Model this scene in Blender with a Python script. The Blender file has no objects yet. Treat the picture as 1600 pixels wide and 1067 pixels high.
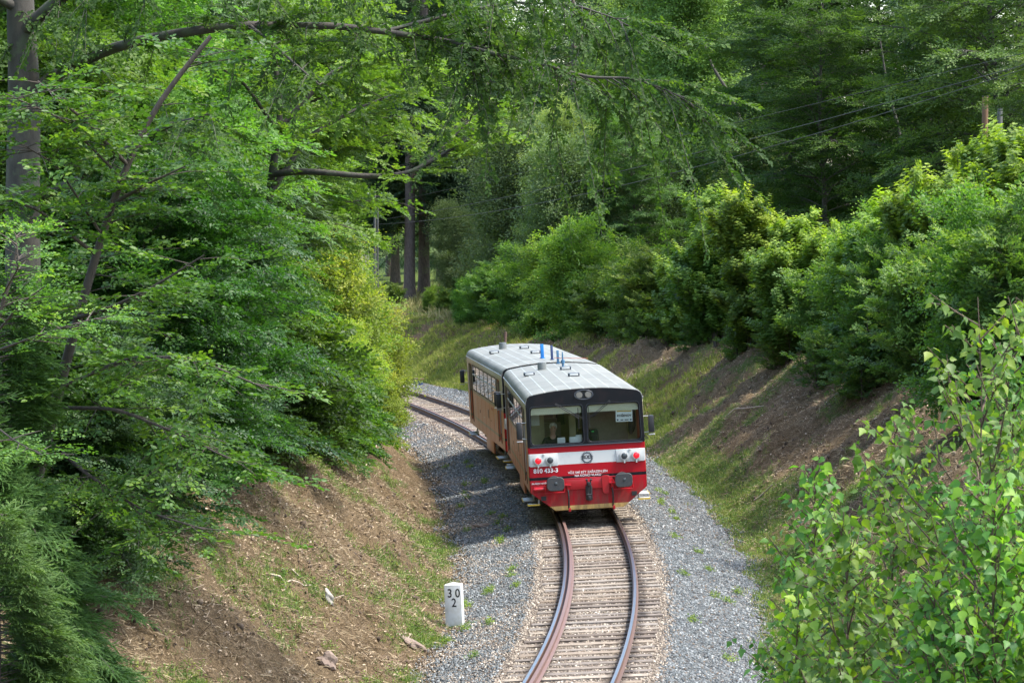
import bpy, bmesh, math, random
import numpy as np
from mathutils import Vector, Matrix, Euler
R_ = math.radians
scene = bpy.context.scene
col = scene.collection
random.seed(7)
rng = np.random.default_rng(7)

# ------------------------------------------------------------ camera, sky, sun, exposure
F = 4709.7; HC = 7.759; YH = 342.1           # focal in px of a 1600 px wide frame, camera height, horizon row
cam_d = bpy.data.cameras.new('camera'); cam = bpy.data.objects.new('camera', cam_d); col.objects.link(cam)
cam_d.sensor_width = 36; cam_d.lens = 36*F/1600; cam_d.clip_end = 3000; cam_d.clip_start = .5
PITCH = math.atan2(533.5-YH, F)
cam.location = (0, 0, HC)
cam.rotation_euler = (math.pi/2-PITCH, -0.0034, 0)
scene.camera = cam
cam_d.dof.use_dof = True; cam_d.dof.focus_distance = 74; cam_d.dof.aperture_fstop = 28
SUN_EL, SUN_AZ = R_(60), R_(102)              # azimuth from +Y towards +X
world = bpy.data.worlds.new('World'); scene.world = world; world.use_nodes = True
wn = world.node_tree.nodes; wl = world.node_tree.links
bg = wn['Background']; sky = wn.new('ShaderNodeTexSky'); sky.sky_type = 'NISHITA'; sky.sun_disc = False
sky.sun_elevation = SUN_EL; sky.sun_rotation = SUN_AZ; sky.air_density = 1.2; sky.dust_density = 2.5
wl.new(sky.outputs[0], bg.inputs[0]); bg.inputs[1].default_value = 0.15
sd = bpy.data.lights.new('sun', 'SUN'); sd.energy = 2.0; sd.angle = R_(7); sd.color = (1, .95, .86)
sun = bpy.data.objects.new('sun', sd); col.objects.link(sun)
sv = Vector((math.sin(SUN_AZ)*math.cos(SUN_EL), math.cos(SUN_AZ)*math.cos(SUN_EL), math.sin(SUN_EL)))
sun.rotation_euler = sv.to_track_quat('Z', 'Y').to_euler(); sun.location = (20, 60, 60)
scene.view_settings.view_transform = 'Standard'; scene.view_settings.look = 'None'
scene.view_settings.gamma = 1; scene.view_settings.exposure = 1.92
scene.cycles.max_bounces = 8; scene.cycles.transparent_max_bounces = 16
scene.cycles.transmission_bounces = 6

# ------------------------------------------------------------ helpers
def tag(o, label=None, cat=None, group=None, kind=None):
    if label: o['label'] = label
    if cat: o['category'] = cat
    if group: o['group'] = group
    if kind: o['kind'] = kind
    return o
def empty(name, loc=(0, 0, 0), rz=0):
    o = bpy.data.objects.new(name, None); col.objects.link(o); o.location = loc; o.rotation_euler.z = rz
    o.empty_display_size = .2
    return o
def link(name, me, mat=None, parent=None):
    o = bpy.data.objects.new(name, me); col.objects.link(o)
    if mat is not None and not me.materials: me.materials.append(mat)
    if parent is not None: o.parent = parent
    return o
def copy_tree(o, parent=None):
    c = o.copy(); col.objects.link(c); c.parent = parent
    for ch in list(o.children): copy_tree(ch, c)
    return c
def wx(px, Z): return (px-800)/F*Z
def wz(row, Z): return HC-(row-YH)/F*Z
def mesh_np(name, V, Fc, tint=None, smooth=False):
    """Fc: (n,k) int array of faces with one size, or a list of such arrays"""
    if isinstance(Fc, np.ndarray): Fc = [Fc]
    me = bpy.data.meshes.new(name)
    me.vertices.add(len(V)); me.vertices.foreach_set('co', np.ascontiguousarray(V, np.float32).ravel())
    loops = np.concatenate([f.ravel() for f in Fc]).astype(np.int32)
    tot = np.concatenate([np.full(len(f), f.shape[1], np.int32) for f in Fc])
    st = np.concatenate([[0], np.cumsum(tot)[:-1]]).astype(np.int32)
    me.loops.add(len(loops)); me.loops.foreach_set('vertex_index', loops)
    me.polygons.add(len(tot)); me.polygons.foreach_set('loop_start', st); me.polygons.foreach_set('loop_total', tot)
    if smooth: me.polygons.foreach_set('use_smooth', np.ones(len(tot), bool))
    if tint is not None:
        a = me.attributes.new('tint', 'FLOAT', 'FACE'); a.data.foreach_set('value', np.ascontiguousarray(tint, np.float32))
    me.update(calc_edges=True)
    return me
# value noise ------------------------------------------------
_T = np.random.default_rng(3).random((256, 256))
def vnoise(x, y):
    xi = np.floor(x).astype(int); yi = np.floor(y).astype(int); fx = x-xi; fy = y-yi
    fx = fx*fx*(3-2*fx); fy = fy*fy*(3-2*fy)
    a = _T[xi % 256, yi % 256]; b = _T[(xi+1) % 256, yi % 256]; c = _T[xi % 256, (yi+1) % 256]; d = _T[(xi+1) % 256, (yi+1) % 256]
    return (a*(1-fx)+b*fx)*(1-fy)+(c*(1-fx)+d*fx)*fy-.5
def fbm(x, y, o=4):
    r = 0; a = 1; f = 1
    for i in range(o): r = r+a*vnoise(x*f+17.3*i, y*f+9.1*i); a *= .5; f *= 2.03
    return r
# ------------------------------------------------------------ materials
def new_mat(name):
    m = bpy.data.materials.new(name); m.use_nodes = True
    nt = m.node_tree; return m, nt.nodes, nt.links, nt.nodes['Principled BSDF']
def ramp(n, l, src, stops, interp='LINEAR'):
    r = n.new('ShaderNodeValToRGB'); r.color_ramp.interpolation = interp
    e = r.color_ramp.elements
    while len(e) < len(stops): e.new(.5)
    for i, (p, c) in enumerate(stops): e[i].position = p; e[i].color = (*c, 1)
    l.new(src, r.inputs[0]); return r.outputs[0]
def noise(n, l, scale, detail=4, coord='Object', rough=.6, sc3=None):
    tc = n.new('ShaderNodeTexCoord'); t = n.new('ShaderNodeTexNoise'); t.inputs['Scale'].default_value = scale
    t.inputs['Detail'].default_value = detail; t.inputs['Roughness'].default_value = rough
    if sc3:
        mp = n.new('ShaderNodeMapping'); mp.inputs['Scale'].default_value = sc3
        l.new(tc.outputs[coord], mp.inputs[0]); l.new(mp.outputs[0], t.inputs['Vector'])
    else: l.new(tc.outputs[coord], t.inputs['Vector'])
    return t.outputs[0]
def mixc(n, l, fac, a, b, mode='MIX'):
    m = n.new('ShaderNodeMix'); m.data_type = 'RGBA'; m.blend_type = mode
    for v, i in ((fac, 0), (a, 6), (b, 7)):
        if isinstance(v, (int, float)): m.inputs[i].default_value = v
        elif isinstance(v, tuple): m.inputs[i].default_value = (*v, 1)
        else: l.new(v, m.inputs[i])
    return m.outputs[2]
def bump(n, l, b, h, strength=.5, dist=.02):
    k = n.new('ShaderNodeBump'); k.inputs['Strength'].default_value = strength; k.inputs['Distance'].default_value = dist
    l.new(h, k.inputs['Height']); l.new(k.outputs[0], b.inputs['Normal'])
def paint(name, c, rough=.4, dirt=.35, scale=6, metal=0, dcol=(.09, .065, .045)):
    m, n, l, b = new_mat(name)
    f = ramp(n, l, noise(n, l, scale, 6), [(.42, (0, 0, 0)), (.75, (1, 1, 1))])
    mul = n.new('ShaderNodeMath'); mul.operation = 'MULTIPLY'; l.new(f, mul.inputs[0]); mul.inputs[1].default_value = dirt
    l.new(mixc(n, l, mul.outputs[0], c, dcol), b.inputs['Base Color'])
    b.inputs['Roughness'].default_value = rough; b.inputs['Metallic'].default_value = metal
    return m
def leaf_mat(name, dark, mid, light, transl=.38, rough=.42, tcol=None, spec=.35, obj_var=.22):
    m, n, l, b = new_mat(name)
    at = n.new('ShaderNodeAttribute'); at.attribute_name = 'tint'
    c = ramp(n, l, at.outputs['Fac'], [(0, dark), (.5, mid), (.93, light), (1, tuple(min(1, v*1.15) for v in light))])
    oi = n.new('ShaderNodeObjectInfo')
    hs = n.new('ShaderNodeHueSaturation'); l.new(c, hs.inputs['Color'])
    mr = n.new('ShaderNodeMapRange'); l.new(oi.outputs['Random'], mr.inputs[0]); mr.inputs[3].default_value = 1-obj_var; mr.inputs[4].default_value = 1+obj_var
    m2 = n.new('ShaderNodeMath'); m2.operation = 'FRACT'; m3 = n.new('ShaderNodeMath'); m3.operation = 'MULTIPLY'; l.new(oi.outputs['Random'], m3.inputs[0]); m3.inputs[1].default_value = 7.31; l.new(m3.outputs[0], m2.inputs[0])
    m4 = n.new('ShaderNodeMapRange'); l.new(m2.outputs[0], m4.inputs[0]); m4.inputs[3].default_value = .5-.028*obj_var*4; m4.inputs[4].default_value = .5+.014*obj_var*4; l.new(m4.outputs[0], hs.inputs['Hue'])
    l.new(mr.outputs[0], hs.inputs['Value'])
    l.new(hs.outputs[0], b.inputs['Base Color']); b.inputs['Roughness'].default_value = rough+.12
    b.inputs['Specular IOR Level'].default_value = spec
    t = n.new('ShaderNodeBsdfTranslucent')
    tc = mixc(n, l, .75, hs.outputs[0], tcol or (1.55, 1.75, .35), 'MULTIPLY'); l.new(tc, t.inputs[0])
    mx = n.new('ShaderNodeMixShader'); mx.inputs[0].default_value = transl
    l.new(b.outputs[0], mx.inputs[1]); l.new(t.outputs[0], mx.inputs[2]); l.new(mx.outputs[0], n['Material Output'].inputs[0])
    return m
def bark_mat(name, a, b_, scale=8, sc3=(1, 1, .15), lich=None):
    m, n, l, b = new_mat(name)
    nz = noise(n, l, scale, 8, rough=.7, sc3=sc3)
    c = ramp(n, l, nz, [(.3, a), (.7, b_)])
    if lich:
        c = mixc(n, l, ramp(n, l, noise(n, l, 3, 5), [(.5, (0, 0, 0)), (.62, (1, 1, 1))]), c, lich)
    l.new(c, b.inputs['Base Color']); b.inputs['Roughness'].default_value = .85
    bump(n, l, b, nz, .7, .03)
    return m
M = {}
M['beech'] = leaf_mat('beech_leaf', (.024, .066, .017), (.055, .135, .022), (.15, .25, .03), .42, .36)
M['beech_yellow'] = leaf_mat('sunlit_tone_beech_leaf', (.048, .115, .022), (.092, .18, .03), (.20, .28, .045), .44, .45)  # lit copy of the beech leaf: sunlight put into the yellow-green colour
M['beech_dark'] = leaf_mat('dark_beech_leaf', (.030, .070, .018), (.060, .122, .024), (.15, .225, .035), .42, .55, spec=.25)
M['beech_cool'] = leaf_mat('shade_tone_beech_leaf', (.022, .062, .025), (.05, .115, .04), (.12, .21, .05), .36, .34)  # shaded copy of the beech leaf: shade put into the cooler colour
M['maple'] = leaf_mat('maple_leaf', (.05, .11, .025), (.095, .18, .035), (.28, .38, .05), .42, .45)
M['birch'] = leaf_mat('birch_leaf', (.05, .12, .032), (.10, .215, .036), (.25, .37, .04), .45, .38)
M['birch_sun'] = leaf_mat('sunlit_tone_birch_leaf', (.09, .15, .03), (.17, .25, .045), (.36, .38, .06), .45, .55)  # bushes at the bend: their sunlit look is painted into this lighter leaf colour
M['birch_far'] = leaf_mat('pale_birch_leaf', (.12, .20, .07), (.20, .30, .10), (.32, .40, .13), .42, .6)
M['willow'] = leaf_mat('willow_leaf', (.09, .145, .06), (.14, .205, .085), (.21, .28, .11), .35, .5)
M['hazel'] = leaf_mat('hazel_leaf', (.045, .10, .028), (.085, .16, .038), (.21, .29, .05), .4, .5)
M['spruce'] = leaf_mat('spruce_needle', (.034, .072, .032), (.060, .115, .046), (.12, .19, .055), .25, .6)
M['spruce_young'] = leaf_mat('young_spruce_needle', (.036, .09, .022), (.068, .15, .032), (.15, .26, .04), .28, .6)
M['grass'] = leaf_mat('grass_blade', (.05, .10, .022), (.10, .17, .035), (.30, .30, .11), .3, .7, obj_var=.05)
M['drygrass'] = leaf_mat('dry_grass_blade', (.12, .15, .04), (.27, .26, .11), (.44, .39, .21), .3, .8, tcol=(1.2, 1.1, .7), obj_var=.05)
M['bark_beech'] = bark_mat('beech_bark', (.026, .023, .019), (.065, .058, .047), 5, (1, 1, .4), lich=(.06, .07, .04))
M['bark_dark'] = bark_mat('dark_bark', (.03, .024, .018), (.08, .062, .048), 9)
M['bark_spruce'] = bark_mat('spruce_bark', (.06, .045, .038), (.17, .135, .115), 12, (1, 1, .35))
M['twig'] = bark_mat('twig_bark', (.07, .045, .03), (.13, .09, .06), 12)

# ------------------------------------------------------------ the line of the track
P_X0, P_PSI, K0, K1, K2, Y0, SF, CANT = 1.465e-3, .139906, -5.07655e-3, 3.4559e-5, -1.36256e-7, 42.25459, 35.1290, .0587741
GA = 1.52
_ds = .25
_s = np.arange(-200, 600, _ds)
_sc = np.clip(_s, -12, 150)
_h = P_PSI+K0*_sc+K1*_sc**2/2+K2*_sc**3/3
_X = np.cumsum(np.sin(_h))*_ds; _Y = np.cumsum(np.cos(_h))*_ds
_i0 = int(round(200/_ds)); _X += P_X0-_X[_i0]; _Y += Y0-_Y[_i0]
def line(s): return np.interp(s, _s, _X), np.interp(s, _s, _Y), np.interp(s, _s, _h)
def sd2xy(s, d):
    x, y, h = line(s); return x+np.cos(h)*d, y-np.sin(h)*d
def xy2sd(x, y):
    x = np.atleast_1d(np.asarray(x, float)); y = np.atleast_1d(np.asarray(y, float))
    m = slice(0, None, 4); S = _s[m]; XX = _X[m]; YY = _Y[m]
    out_s = np.empty(len(x)); 
    for i in range(0, len(x), 4000):
        dd = (x[i:i+4000, None]-XX)**2+(y[i:i+4000, None]-YY)**2; out_s[i:i+4000] = S[dd.argmin(1)]
    for _ in range(2):
        lx, ly, h = line(out_s); t = (x-lx)*np.sin(h)+(y-ly)*np.cos(h); out_s = out_s+t
    lx, ly, h = line(out_s); d = (x-lx)*np.cos(h)-(y-ly)*np.sin(h)
    return out_s, d
def foot_r(s): return np.interp(s, [-20, 20, 45, 70, 110], [3.3, 3.5, 4.2, 5.2, 5.4])+.35*vnoise(s*.35, s*0+3.)
def foot_l(s): return np.interp(s, [-20, 18, 40, 60, 85, 120], [3.0, 3.1, 3.7, 3.3, 2.5, 2.5])+.3*vnoise(s*.4, s*0+8.)
def zg(s, d, fine=True):
    s = np.asarray(s, float); d = np.asarray(d, float)
    fr = foot_r(s); fl = foot_l(s)
    a = np.abs(d)
    # ballast top
    z = np.where(a < 1.5, -.216+d*CANT*.95, 0)
    # right shoulder
    zr0 = -.216+1.5*CANT*.95
    tr = np.clip((d-1.5)/(fr-1.5), 0, 1)
    zr = zr0*(1-tr)-.62*tr
    e = d-fr
    top = np.interp(s, [-20, 10, 40, 70, 95, 120], [3.9, 3.6, 3.3, 2.9, 1.9, 1.6])
    bank = -.62+.15*np.clip(e, 0, .5)+.78*np.clip(e-.5, 0, (top+.62)/.78)
    over = np.clip(e-.5-(top+.62)/.78, 0, None)
    bank = bank+.10*np.clip(over, 0, 60)-.25*np.exp(-((over-.0)**2)/1.0)*(over > 0)*.6
    z = np.where(d >= 1.5, np.where(d < fr, zr, bank), z)
    # left shoulder
    zl0 = -.216-1.5*CANT*.95
    tl = np.clip((a-1.5)/(fl-1.5), 0, 1); tl = tl**.8
    zl = zl0*(1-tl)-.78*tl
    el = a-fl; topl = np.interp(s, [-30, 10, 35, 70, 100], [4.2, 4.2, 3.6, 3.0, 2.4])
    bl = -.78+.1*np.clip(el, 0, .45)+.80*np.clip(el-.45, 0, (topl+.78)/.80)
    ovl = np.clip(el-.45-(topl+.78)/.8, 0, None)
    bl = bl+.05*np.clip(ovl, 0, 40)
    z = np.where(d <= -1.5, np.where(a < fl, zl, bl), z)
    m = np.clip((np.maximum(d-fr, -d-fl))/1.2, 0, 1)
    z = z+m*(fbm(s*.35+5, d*.45, 3)*.55)
    if fine:
        z = z+m*(fbm(s*1.5+2, d*1.5+4, 4)*.34+.17*fbm(s*4+2, d*4+4, 3))
        z = z+(1-m)*np.clip((a-1.3)/.5, 0, 1)*fbm(s*1.2, d*1.2, 3)*.06
    return z
def ground(x, y):
    s, d = xy2sd(x, y); return zg(s, d)
def G1(x, y): return float(ground(x, y)[0])

def grid_mesh(name, S, D, zf, dz=0):
    s, d = np.meshgrid(S, D, indexing='ij')
    x, y = sd2xy(s.ravel(), d.ravel()); z = zf(s.ravel(), d.ravel())+dz
    V = np.stack([x, y, z], 1); ni, nj = len(S), len(D)
    i, j = np.meshgrid(np.arange(ni-1), np.arange(nj-1), indexing='ij'); a = (i*nj+j).ravel()
    Fc = np.stack([a, a+nj, a+nj+1, a+1], 1)[:, ::-1]
    return mesh_np(name, V, Fc[:, ::-1], smooth=True)

# ground material: earth, litter, grass; zones follow stored lateral distance
def ground_mat():
    m, n, l, b = new_mat('cut_bank_earth')
    big = noise(n, l, .55, 5, 'Object', .65)
    mid = noise(n, l, 5, 6, 'Object', .7)
    fine = noise(n, l, 38, 4, 'Object', .75)
    earth = ramp(n, l, fine, [(.3, (.042, .028, .016)), (.5, (.13, .092, .052)), (.66, (.26, .195, .115)), (.8, (.44, .35, .22))])
    earth = mixc(n, l, ramp(n, l, mid, [(.45, (0, 0, 0)), (.62, (.8, .8, .8))]), earth, (.085, .060, .033))
    green = ramp(n, l, fine, [(.3, (.03, .05, .012)), (.55, (.085, .13, .028)), (.75, (.20, .22, .07))])
    at = n.new('ShaderNodeAttribute'); at.attribute_name = 'green'
    ad = n.new('ShaderNodeMath'); ad.operation = 'ADD'; l.new(at.outputs['Fac'], ad.inputs[0]); l.new(mid, ad.inputs[1])
    f = ramp(n, l, ad.outputs[0], [(.66, (0, 0, 0)), (.86, (1, 1, 1))])
    l.new(mixc(n, l, f, earth, green), b.inputs['Base Color']); b.inputs['Roughness'].default_value = .95
    b.inputs['Specular IOR Level'].default_value = .15
    bump(n, l, b, fine, .9, .06)
    return m
def greenness(s, d):
    g = np.where(d > 0, .06, -.02)+.62*fbm(s*.55+40, d*.95+11, 5)
    e = np.where(d > 0, d-foot_r(s), -d-foot_l(s))
    g = g+np.where(d > 0, .42*np.exp(-((e-.7)/1.3)**2), .16*np.exp(-((e-.5)/.5)**2))
    g = g-np.where((s > 70) & (d > 0) & (e > 1.2), .04, 0)
    g = np.where(e > 6.5, .45, g)
    return np.clip(g, -.3, 1)
gS = np.concatenate([np.arange(-110, -20, 6), np.arange(-20, 0, .8), np.arange(0, 75, .13), np.arange(75, 130, .3), np.arange(130, 160, .6), np.arange(160, 200, 2), np.arange(200, 340, 10)])
gD = np.concatenate([np.arange(-120, -60, 12), np.arange(-60, -20, 4), np.arange(-20, -11, .8), np.arange(-11, -1.4, .11), np.arange(-1.4, 1.5, .35), np.arange(1.5, 12, .11), np.arange(12, 24, .8), np.arange(24, 60, 4), np.arange(60, 200, 12)])
gm = grid_mesh('ground', gS, gD, zg)
s_, d_ = np.meshgrid(gS, gD, indexing='ij'); ga = gm.attributes.new('green', 'FLOAT', 'POINT')
ga.data.foreach_set('value', greenness(s_.ravel(), d_.ravel()).astype(np.float32))
gnd = link('ground', gm, ground_mat()); tag(gnd, kind='structure')

# ballast bed (a sheet over the ground) and loose stones
def ballast_mat():
    m, n, l, b = new_mat('ballast_bed')
    v = n.new('ShaderNodeTexVoronoi'); v.inputs['Scale'].default_value = 22
    tc = n.new('ShaderNodeTexCoord'); l.new(tc.outputs['Object'], v.inputs['Vector'])
    sep = n.new('ShaderNodeSeparateColor'); l.new(v.outputs['Color'], sep.inputs[0])
    c = ramp(n, l, sep.outputs[0], [(0, (.030, .032, .033)), (.6, (.078, .082, .082)), (1, (.15, .145, .13))])
    at = n.new('ShaderNodeAttribute'); at.attribute_name = 'tan'
    c2 = ramp(n, l, sep.outputs[0], [(0, (.035, .027, .02)), (.6, (.12, .095, .07)), (1, (.24, .195, .145))])
    l.new(mixc(n, l, at.outputs['Fac'], c, c2), b.inputs['Base Color']); b.inputs['Roughness'].default_value = .9
    bump(n, l, b, v.outputs['Distance'], 1, .03)
    return m
def tan_f(s, d):
    a = np.abs(d); t = np.clip((1.62-a)/.25, 0, 1)
    t = np.maximum(t, np.where(d < 0, np.clip(.35+1.2*fbm(s*.5, d*.9+3, 3), 0, .8), 0))
    return t
bS = np.arange(-15, 110, .3); t_ = np.linspace(-1, 1, 41)
s_, u_ = np.meshgrid(bS, t_, indexing='ij')
edge = .25*fbm(s_*1.4, np.sign(u_)*5., 3)
d_ = np.where(u_ < 0, u_*(foot_l(s_)-.25+edge), u_*(foot_r(s_)-.1+edge))
x_, y_ = sd2xy(s_.ravel(), d_.ravel()); z_ = zg(s_.ravel(), d_.ravel())+.03-.05*(np.abs(u_.ravel()) > .97)
i, j = np.meshgrid(np.arange(len(bS)-1), np.arange(40), indexing='ij'); a = (i*41+j).ravel()
bm_ = mesh_np('ballast', np.stack([x_, y_, z_], 1), np.stack([a, a+41, a+42, a+1], 1), smooth=True)
at_ = bm_.attributes.new('tan', 'FLOAT', 'POINT'); at_.data.foreach_set('value', tan_f(s_.ravel(), d_.ravel()).astype(np.float32))
tag(link('ballast_bed', bm_, ballast_mat()), kind='structure')

def rand_rot(n, r):
    q = r.normal(size=(n, 4)); q /= np.linalg.norm(q, axis=1)[:, None]; w, x, y, z = q.T
    return np.stack([np.stack([1-2*(y*y+z*z), 2*(x*y-z*w), 2*(x*z+y*w)], 1), np.stack([2*(x*y+z*w), 1-2*(x*x+z*z), 2*(y*z-x*w)], 1),
                     np.stack([2*(x*z-y*w), 2*(y*z+x*w), 1-2*(x*x+y*y)], 1)], 1)
def stone_template():
    V = np.array([[1, 0, 0], [-1, 0, 0], [0, .8, 0], [0, -.8, 0], [0, 0, .65], [0, 0, -.65], [.6, .5, .45], [-.6, -.45, .4]])
    Fc = np.array([[0, 2, 6], [2, 4, 6], [4, 0, 6], [4, 2, 1], [1, 3, 7], [3, 4, 7], [4, 1, 7], [4, 3, 0], [2, 0, 5], [1, 2, 5], [3, 1, 5], [0, 3, 5]])
    return V, Fc
def scatter(name, P, S, tV, tF, tint, mat, r, rots=None, aniso=.35):
    n = len(P); Rm = rand_rot(n, r) if rots is None else rots
    sc = S[:, None, None]*(1+aniso*(r.random((n, 1, 3))*2-1))
    V = (tV[None]*sc)@np.transpose(Rm, (0, 2, 1))+P[:, None]
    k = len(tV); Fc = tF[None]+(np.arange(n)*k)[:, None, None]
    me = mesh_np(name, V.reshape(-1, 3), Fc.reshape(-1, tF.shape[1]), np.repeat(tint, len(tF)))
    return link(name, me, mat)
def stone_mat():
    m, n, l, b = new_mat('crushed_stone')
    at = n.new('ShaderNodeAttribute'); at.attribute_name = 'tint'
    c = ramp(n, l, at.outputs['Fac'], [(0, (.034, .039, .042)), (.2, (.076, .088, .092)), (.38, (.15, .166, .17)), (.499, (.37, .385, .38)),
                                      (.5, (.05, .036, .026)), (.62, (.13, .10, .075)), (.78, (.25, .205, .155)), (.92, (.40, .35, .28)), (1, (.62, .58, .5))])
    l.new(c, b.inputs['Base Color']); b.inputs['Roughness'].default_value = .75
    return m
M['stone'] = stone_mat()
def stones():
    r = np.random.default_rng(11); tV, tF = stone_template(); P = []; S = []; T = []
    for (s0, s1, n, size) in ((3, 32, 80000, .031), (32, 60, 34000, .037), (60, 105, 26000, .044)):
        s = r.uniform(s0, s1, n); u = r.uniform(-1, 1, n)
        d = np.where(u < 0, u*(foot_l(s)+.15), u*(foot_r(s)+.2)); z = zg(s, d)+.03
        d = d+0; x, y = sd2xy(s, d)
        edge_ = np.where(d < 0, -d/(foot_l(s)), d/foot_r(s)); keep = (edge_ < .9+r.random(n)*.2)
        tn = tan_f(s, d) > r.random(n)*.95+.03
        t = np.where(tn, .5+.5*np.clip(r.beta(1.6, 1.8, n), .01, .99), .49*r.beta(1.7, 1.6, n))
        nr = np.exp(-((np.abs(d)-.77)/.20)**2); t = np.where(tn & (r.random(n) < nr), .5+.12*r.random(n), t)
        dirt = r.random(n) < .08; t = np.where(dirt, .5+.2*r.random(n), t)
        sz = size*r.uniform(.6, 1.35, n)*np.where(tn, .85, 1)
        P.append(np.stack([x, y, z], 1)[keep]); S.append(sz[keep]); T.append(t[keep])
    o = scatter('gravel', np.concatenate(P), np.concatenate(S), tV, tF, np.concatenate(T), M['stone'], r)
    tag(o, 'loose grey and tan crushed stone of the track bed', 'gravel', kind='stuff')
stones()

# ------------------------------------------------------------ tubes, boxes
def tube(path, rad, nseg=6):
    path = np.asarray(path, float); n = len(path); rad = np.broadcast_to(rad, (n,)) if np.ndim(rad) else np.full(n, rad)
    t = np.gradient(path, axis=0); t /= np.linalg.norm(t, axis=1)[:, None]+1e-9
    ref = np.array([0, 0, 1.]) if abs(t[0, 2]) < .9 else np.array([1., 0, 0])
    a = np.cross(t, ref); a /= np.linalg.norm(a, axis=1)[:, None]+1e-9; b = np.cross(t, a)
    ang = np.arange(nseg)*2*np.pi/nseg
    V = path[:, None]+rad[:, None, None]*(np.cos(ang)[None, :, None]*a[:, None]+np.sin(ang)[None, :, None]*b[:, None])
    i, j = np.meshgrid(np.arange(n-1), np.arange(nseg), indexing='ij'); i = i.ravel(); j = j.ravel()
    Fc = np.stack([i*nseg+j, i*nseg+(j+1) % nseg, (i+1)*nseg+(j+1) % nseg, (i+1)*nseg+j], 1)
    return V.reshape(-1, 3), Fc
class Acc:
    def __init__(s): s.V = []; s.F = {}; s.n = 0
    def add(s, V, Fc):
        for k in ([Fc] if isinstance(Fc, np.ndarray) else Fc): s.F.setdefault(k.shape[1], []).append(k+s.n)
        s.V.append(V); s.n += len(V)
    def tube(s, path, rad, nseg=6): s.add(*tube(path, rad, nseg))
    def mesh(s, name, smooth=True): return mesh_np(name, np.concatenate(s.V), [np.concatenate(v) for v in s.F.values()], smooth=smooth)
class BM:
    """bmesh collector: many shapes, one mesh object"""
    def __init__(s): s.b = bmesh.new()
    def box(s, c, d, rot=None, bev=0):
        g = bmesh.ops.create_cube(s.b, size=1); vs = g['verts']
        mt = Matrix.Translation(c) @ (rot.to_4x4() if rot is not None else Matrix.Identity(4)) @ Matrix.Diagonal((*d, 1))
        bmesh.ops.transform(s.b, matrix=mt, verts=vs)
        if bev:
            es = list({e for v in vs for e in v.link_edges}); bmesh.ops.bevel(s.b, geom=es, offset=bev, segments=2, affect='EDGES', profile=.6)
        return s
    def cyl(s, c, r, h, axis='Z', r2=None, seg=24, bev=0):
        g = bmesh.ops.create_cone(s.b, cap_ends=True, segments=seg, radius1=r, radius2=r if r2 is None else r2, depth=h); vs = g['verts']
        rt = {'Z': Matrix.Identity(4), 'Y': Matrix.Rotation(math.pi/2, 4, 'X'), 'X': Matrix.Rotation(math.pi/2, 4, 'Y')}[axis]
        bmesh.ops.transform(s.b, matrix=Matrix.Translation(c) @ rt, verts=vs)
        if bev:
            es = [e for e in {e for v in vs for e in v.link_edges} if len(e.link_faces) == 2 and e.calc_face_angle(0) > 1]
            bmesh.ops.bevel(s.b, geom=es, offset=bev, segments=2, affect='EDGES')
        return s
    def sph(s, c, r, sc=(1, 1, 1), seg=16):
        g = bmesh.ops.create_uvsphere(s.b, u_segments=seg, v_segments=seg//2+2, radius=r)
        bmesh.ops.transform(s.b, matrix=Matrix.Translation(c) @ Matrix.Diagonal((*sc, 1)), verts=g['verts']); return s
    def bar(s, a, b, r, seg=8):
        a = Vector(a); b = Vector(b); d = b-a
        g = bmesh.ops.create_cone(s.b, cap_ends=True, segments=seg, radius1=r, radius2=r, depth=d.length)
        bmesh.ops.transform(s.b, matrix=Matrix.Translation((a+b)/2) @ d.to_track_quat('Z', 'Y').to_matrix().to_4x4(), verts=g['verts']); return s
    def prism(s, pts, y0, y1):
        """polygon in x,z extruded along y"""
        a = [s.b.verts.new((p[0], y0, p[1])) for p in pts]; b = [s.b.verts.new((p[0], y1, p[1])) for p in pts]
        s.b.faces.new(a); s.b.faces.new(b[::-1]); n = len(pts)
        for i in range(n): s.b.faces.new((a[i], b[i], b[(i+1) % n], a[(i+1) % n]))
        return s
    def build(s, name, mat, parent=None, smooth=True):
        bmesh.ops.recalc_face_normals(s.b, faces=s.b.faces)
        me = bpy.data.meshes.new(name); s.b.to_mesh(me); s.b.free()
        if smooth:
            me.polygons.foreach_set('use_smooth', [True]*len(me.polygons)); me.set_sharp_from_angle(angle=R_(35))
        return link(name, me, mat, parent)
def round_poly(pts, r, n=5):
    out = []
    N = len(pts)
    for i in range(N):
        p0, p, p1 = Vector(pts[i-1]), Vector(pts[i]), Vector(pts[(i+1) % N])
        a = (p0-p).normalized(); b = (p1-p).normalized(); rr = min(r, (p0-p).length*.45, (p1-p).length*.45)
        A = p+a*rr; B = p+b*rr
        for k in range(n+1):
            t = k/n; out.append(tuple((1-t)**2*A+2*t*(1-t)*p+t*t*B))
    return out
def plate(name, outline, holes, thick, mat, parent, mtx, bev=0):
    """flat panel in local XY with holes, extruded +-thick/2 along local Z, then moved by mtx"""
    cu = bpy.data.curves.new(name, 'CURVE'); cu.dimensions = '2D'; cu.fill_mode = 'BOTH'; cu.extrude = thick/2-bev; cu.bevel_depth = bev; cu.bevel_resolution = 1
    if bev: cu.offset = -bev
    for pts in [outline]+holes:
        sp = cu.splines.new('POLY'); sp.points.add(len(pts)-1)
        for q, p in zip(sp.points, pts): q.co = (p[0], p[1], 0, 1)
        sp.use_cyclic_u = True
    ob = bpy.data.objects.new('tmp', cu); col.objects.link(ob)
    dg = bpy.context.evaluated_depsgraph_get(); me = bpy.data.meshes.new_from_object(ob.evaluated_get(dg))
    bpy.data.objects.remove(ob); bpy.data.curves.remove(cu)
    me.transform(mtx); me.name = name
    return link(name, me, mat, parent)
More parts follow.
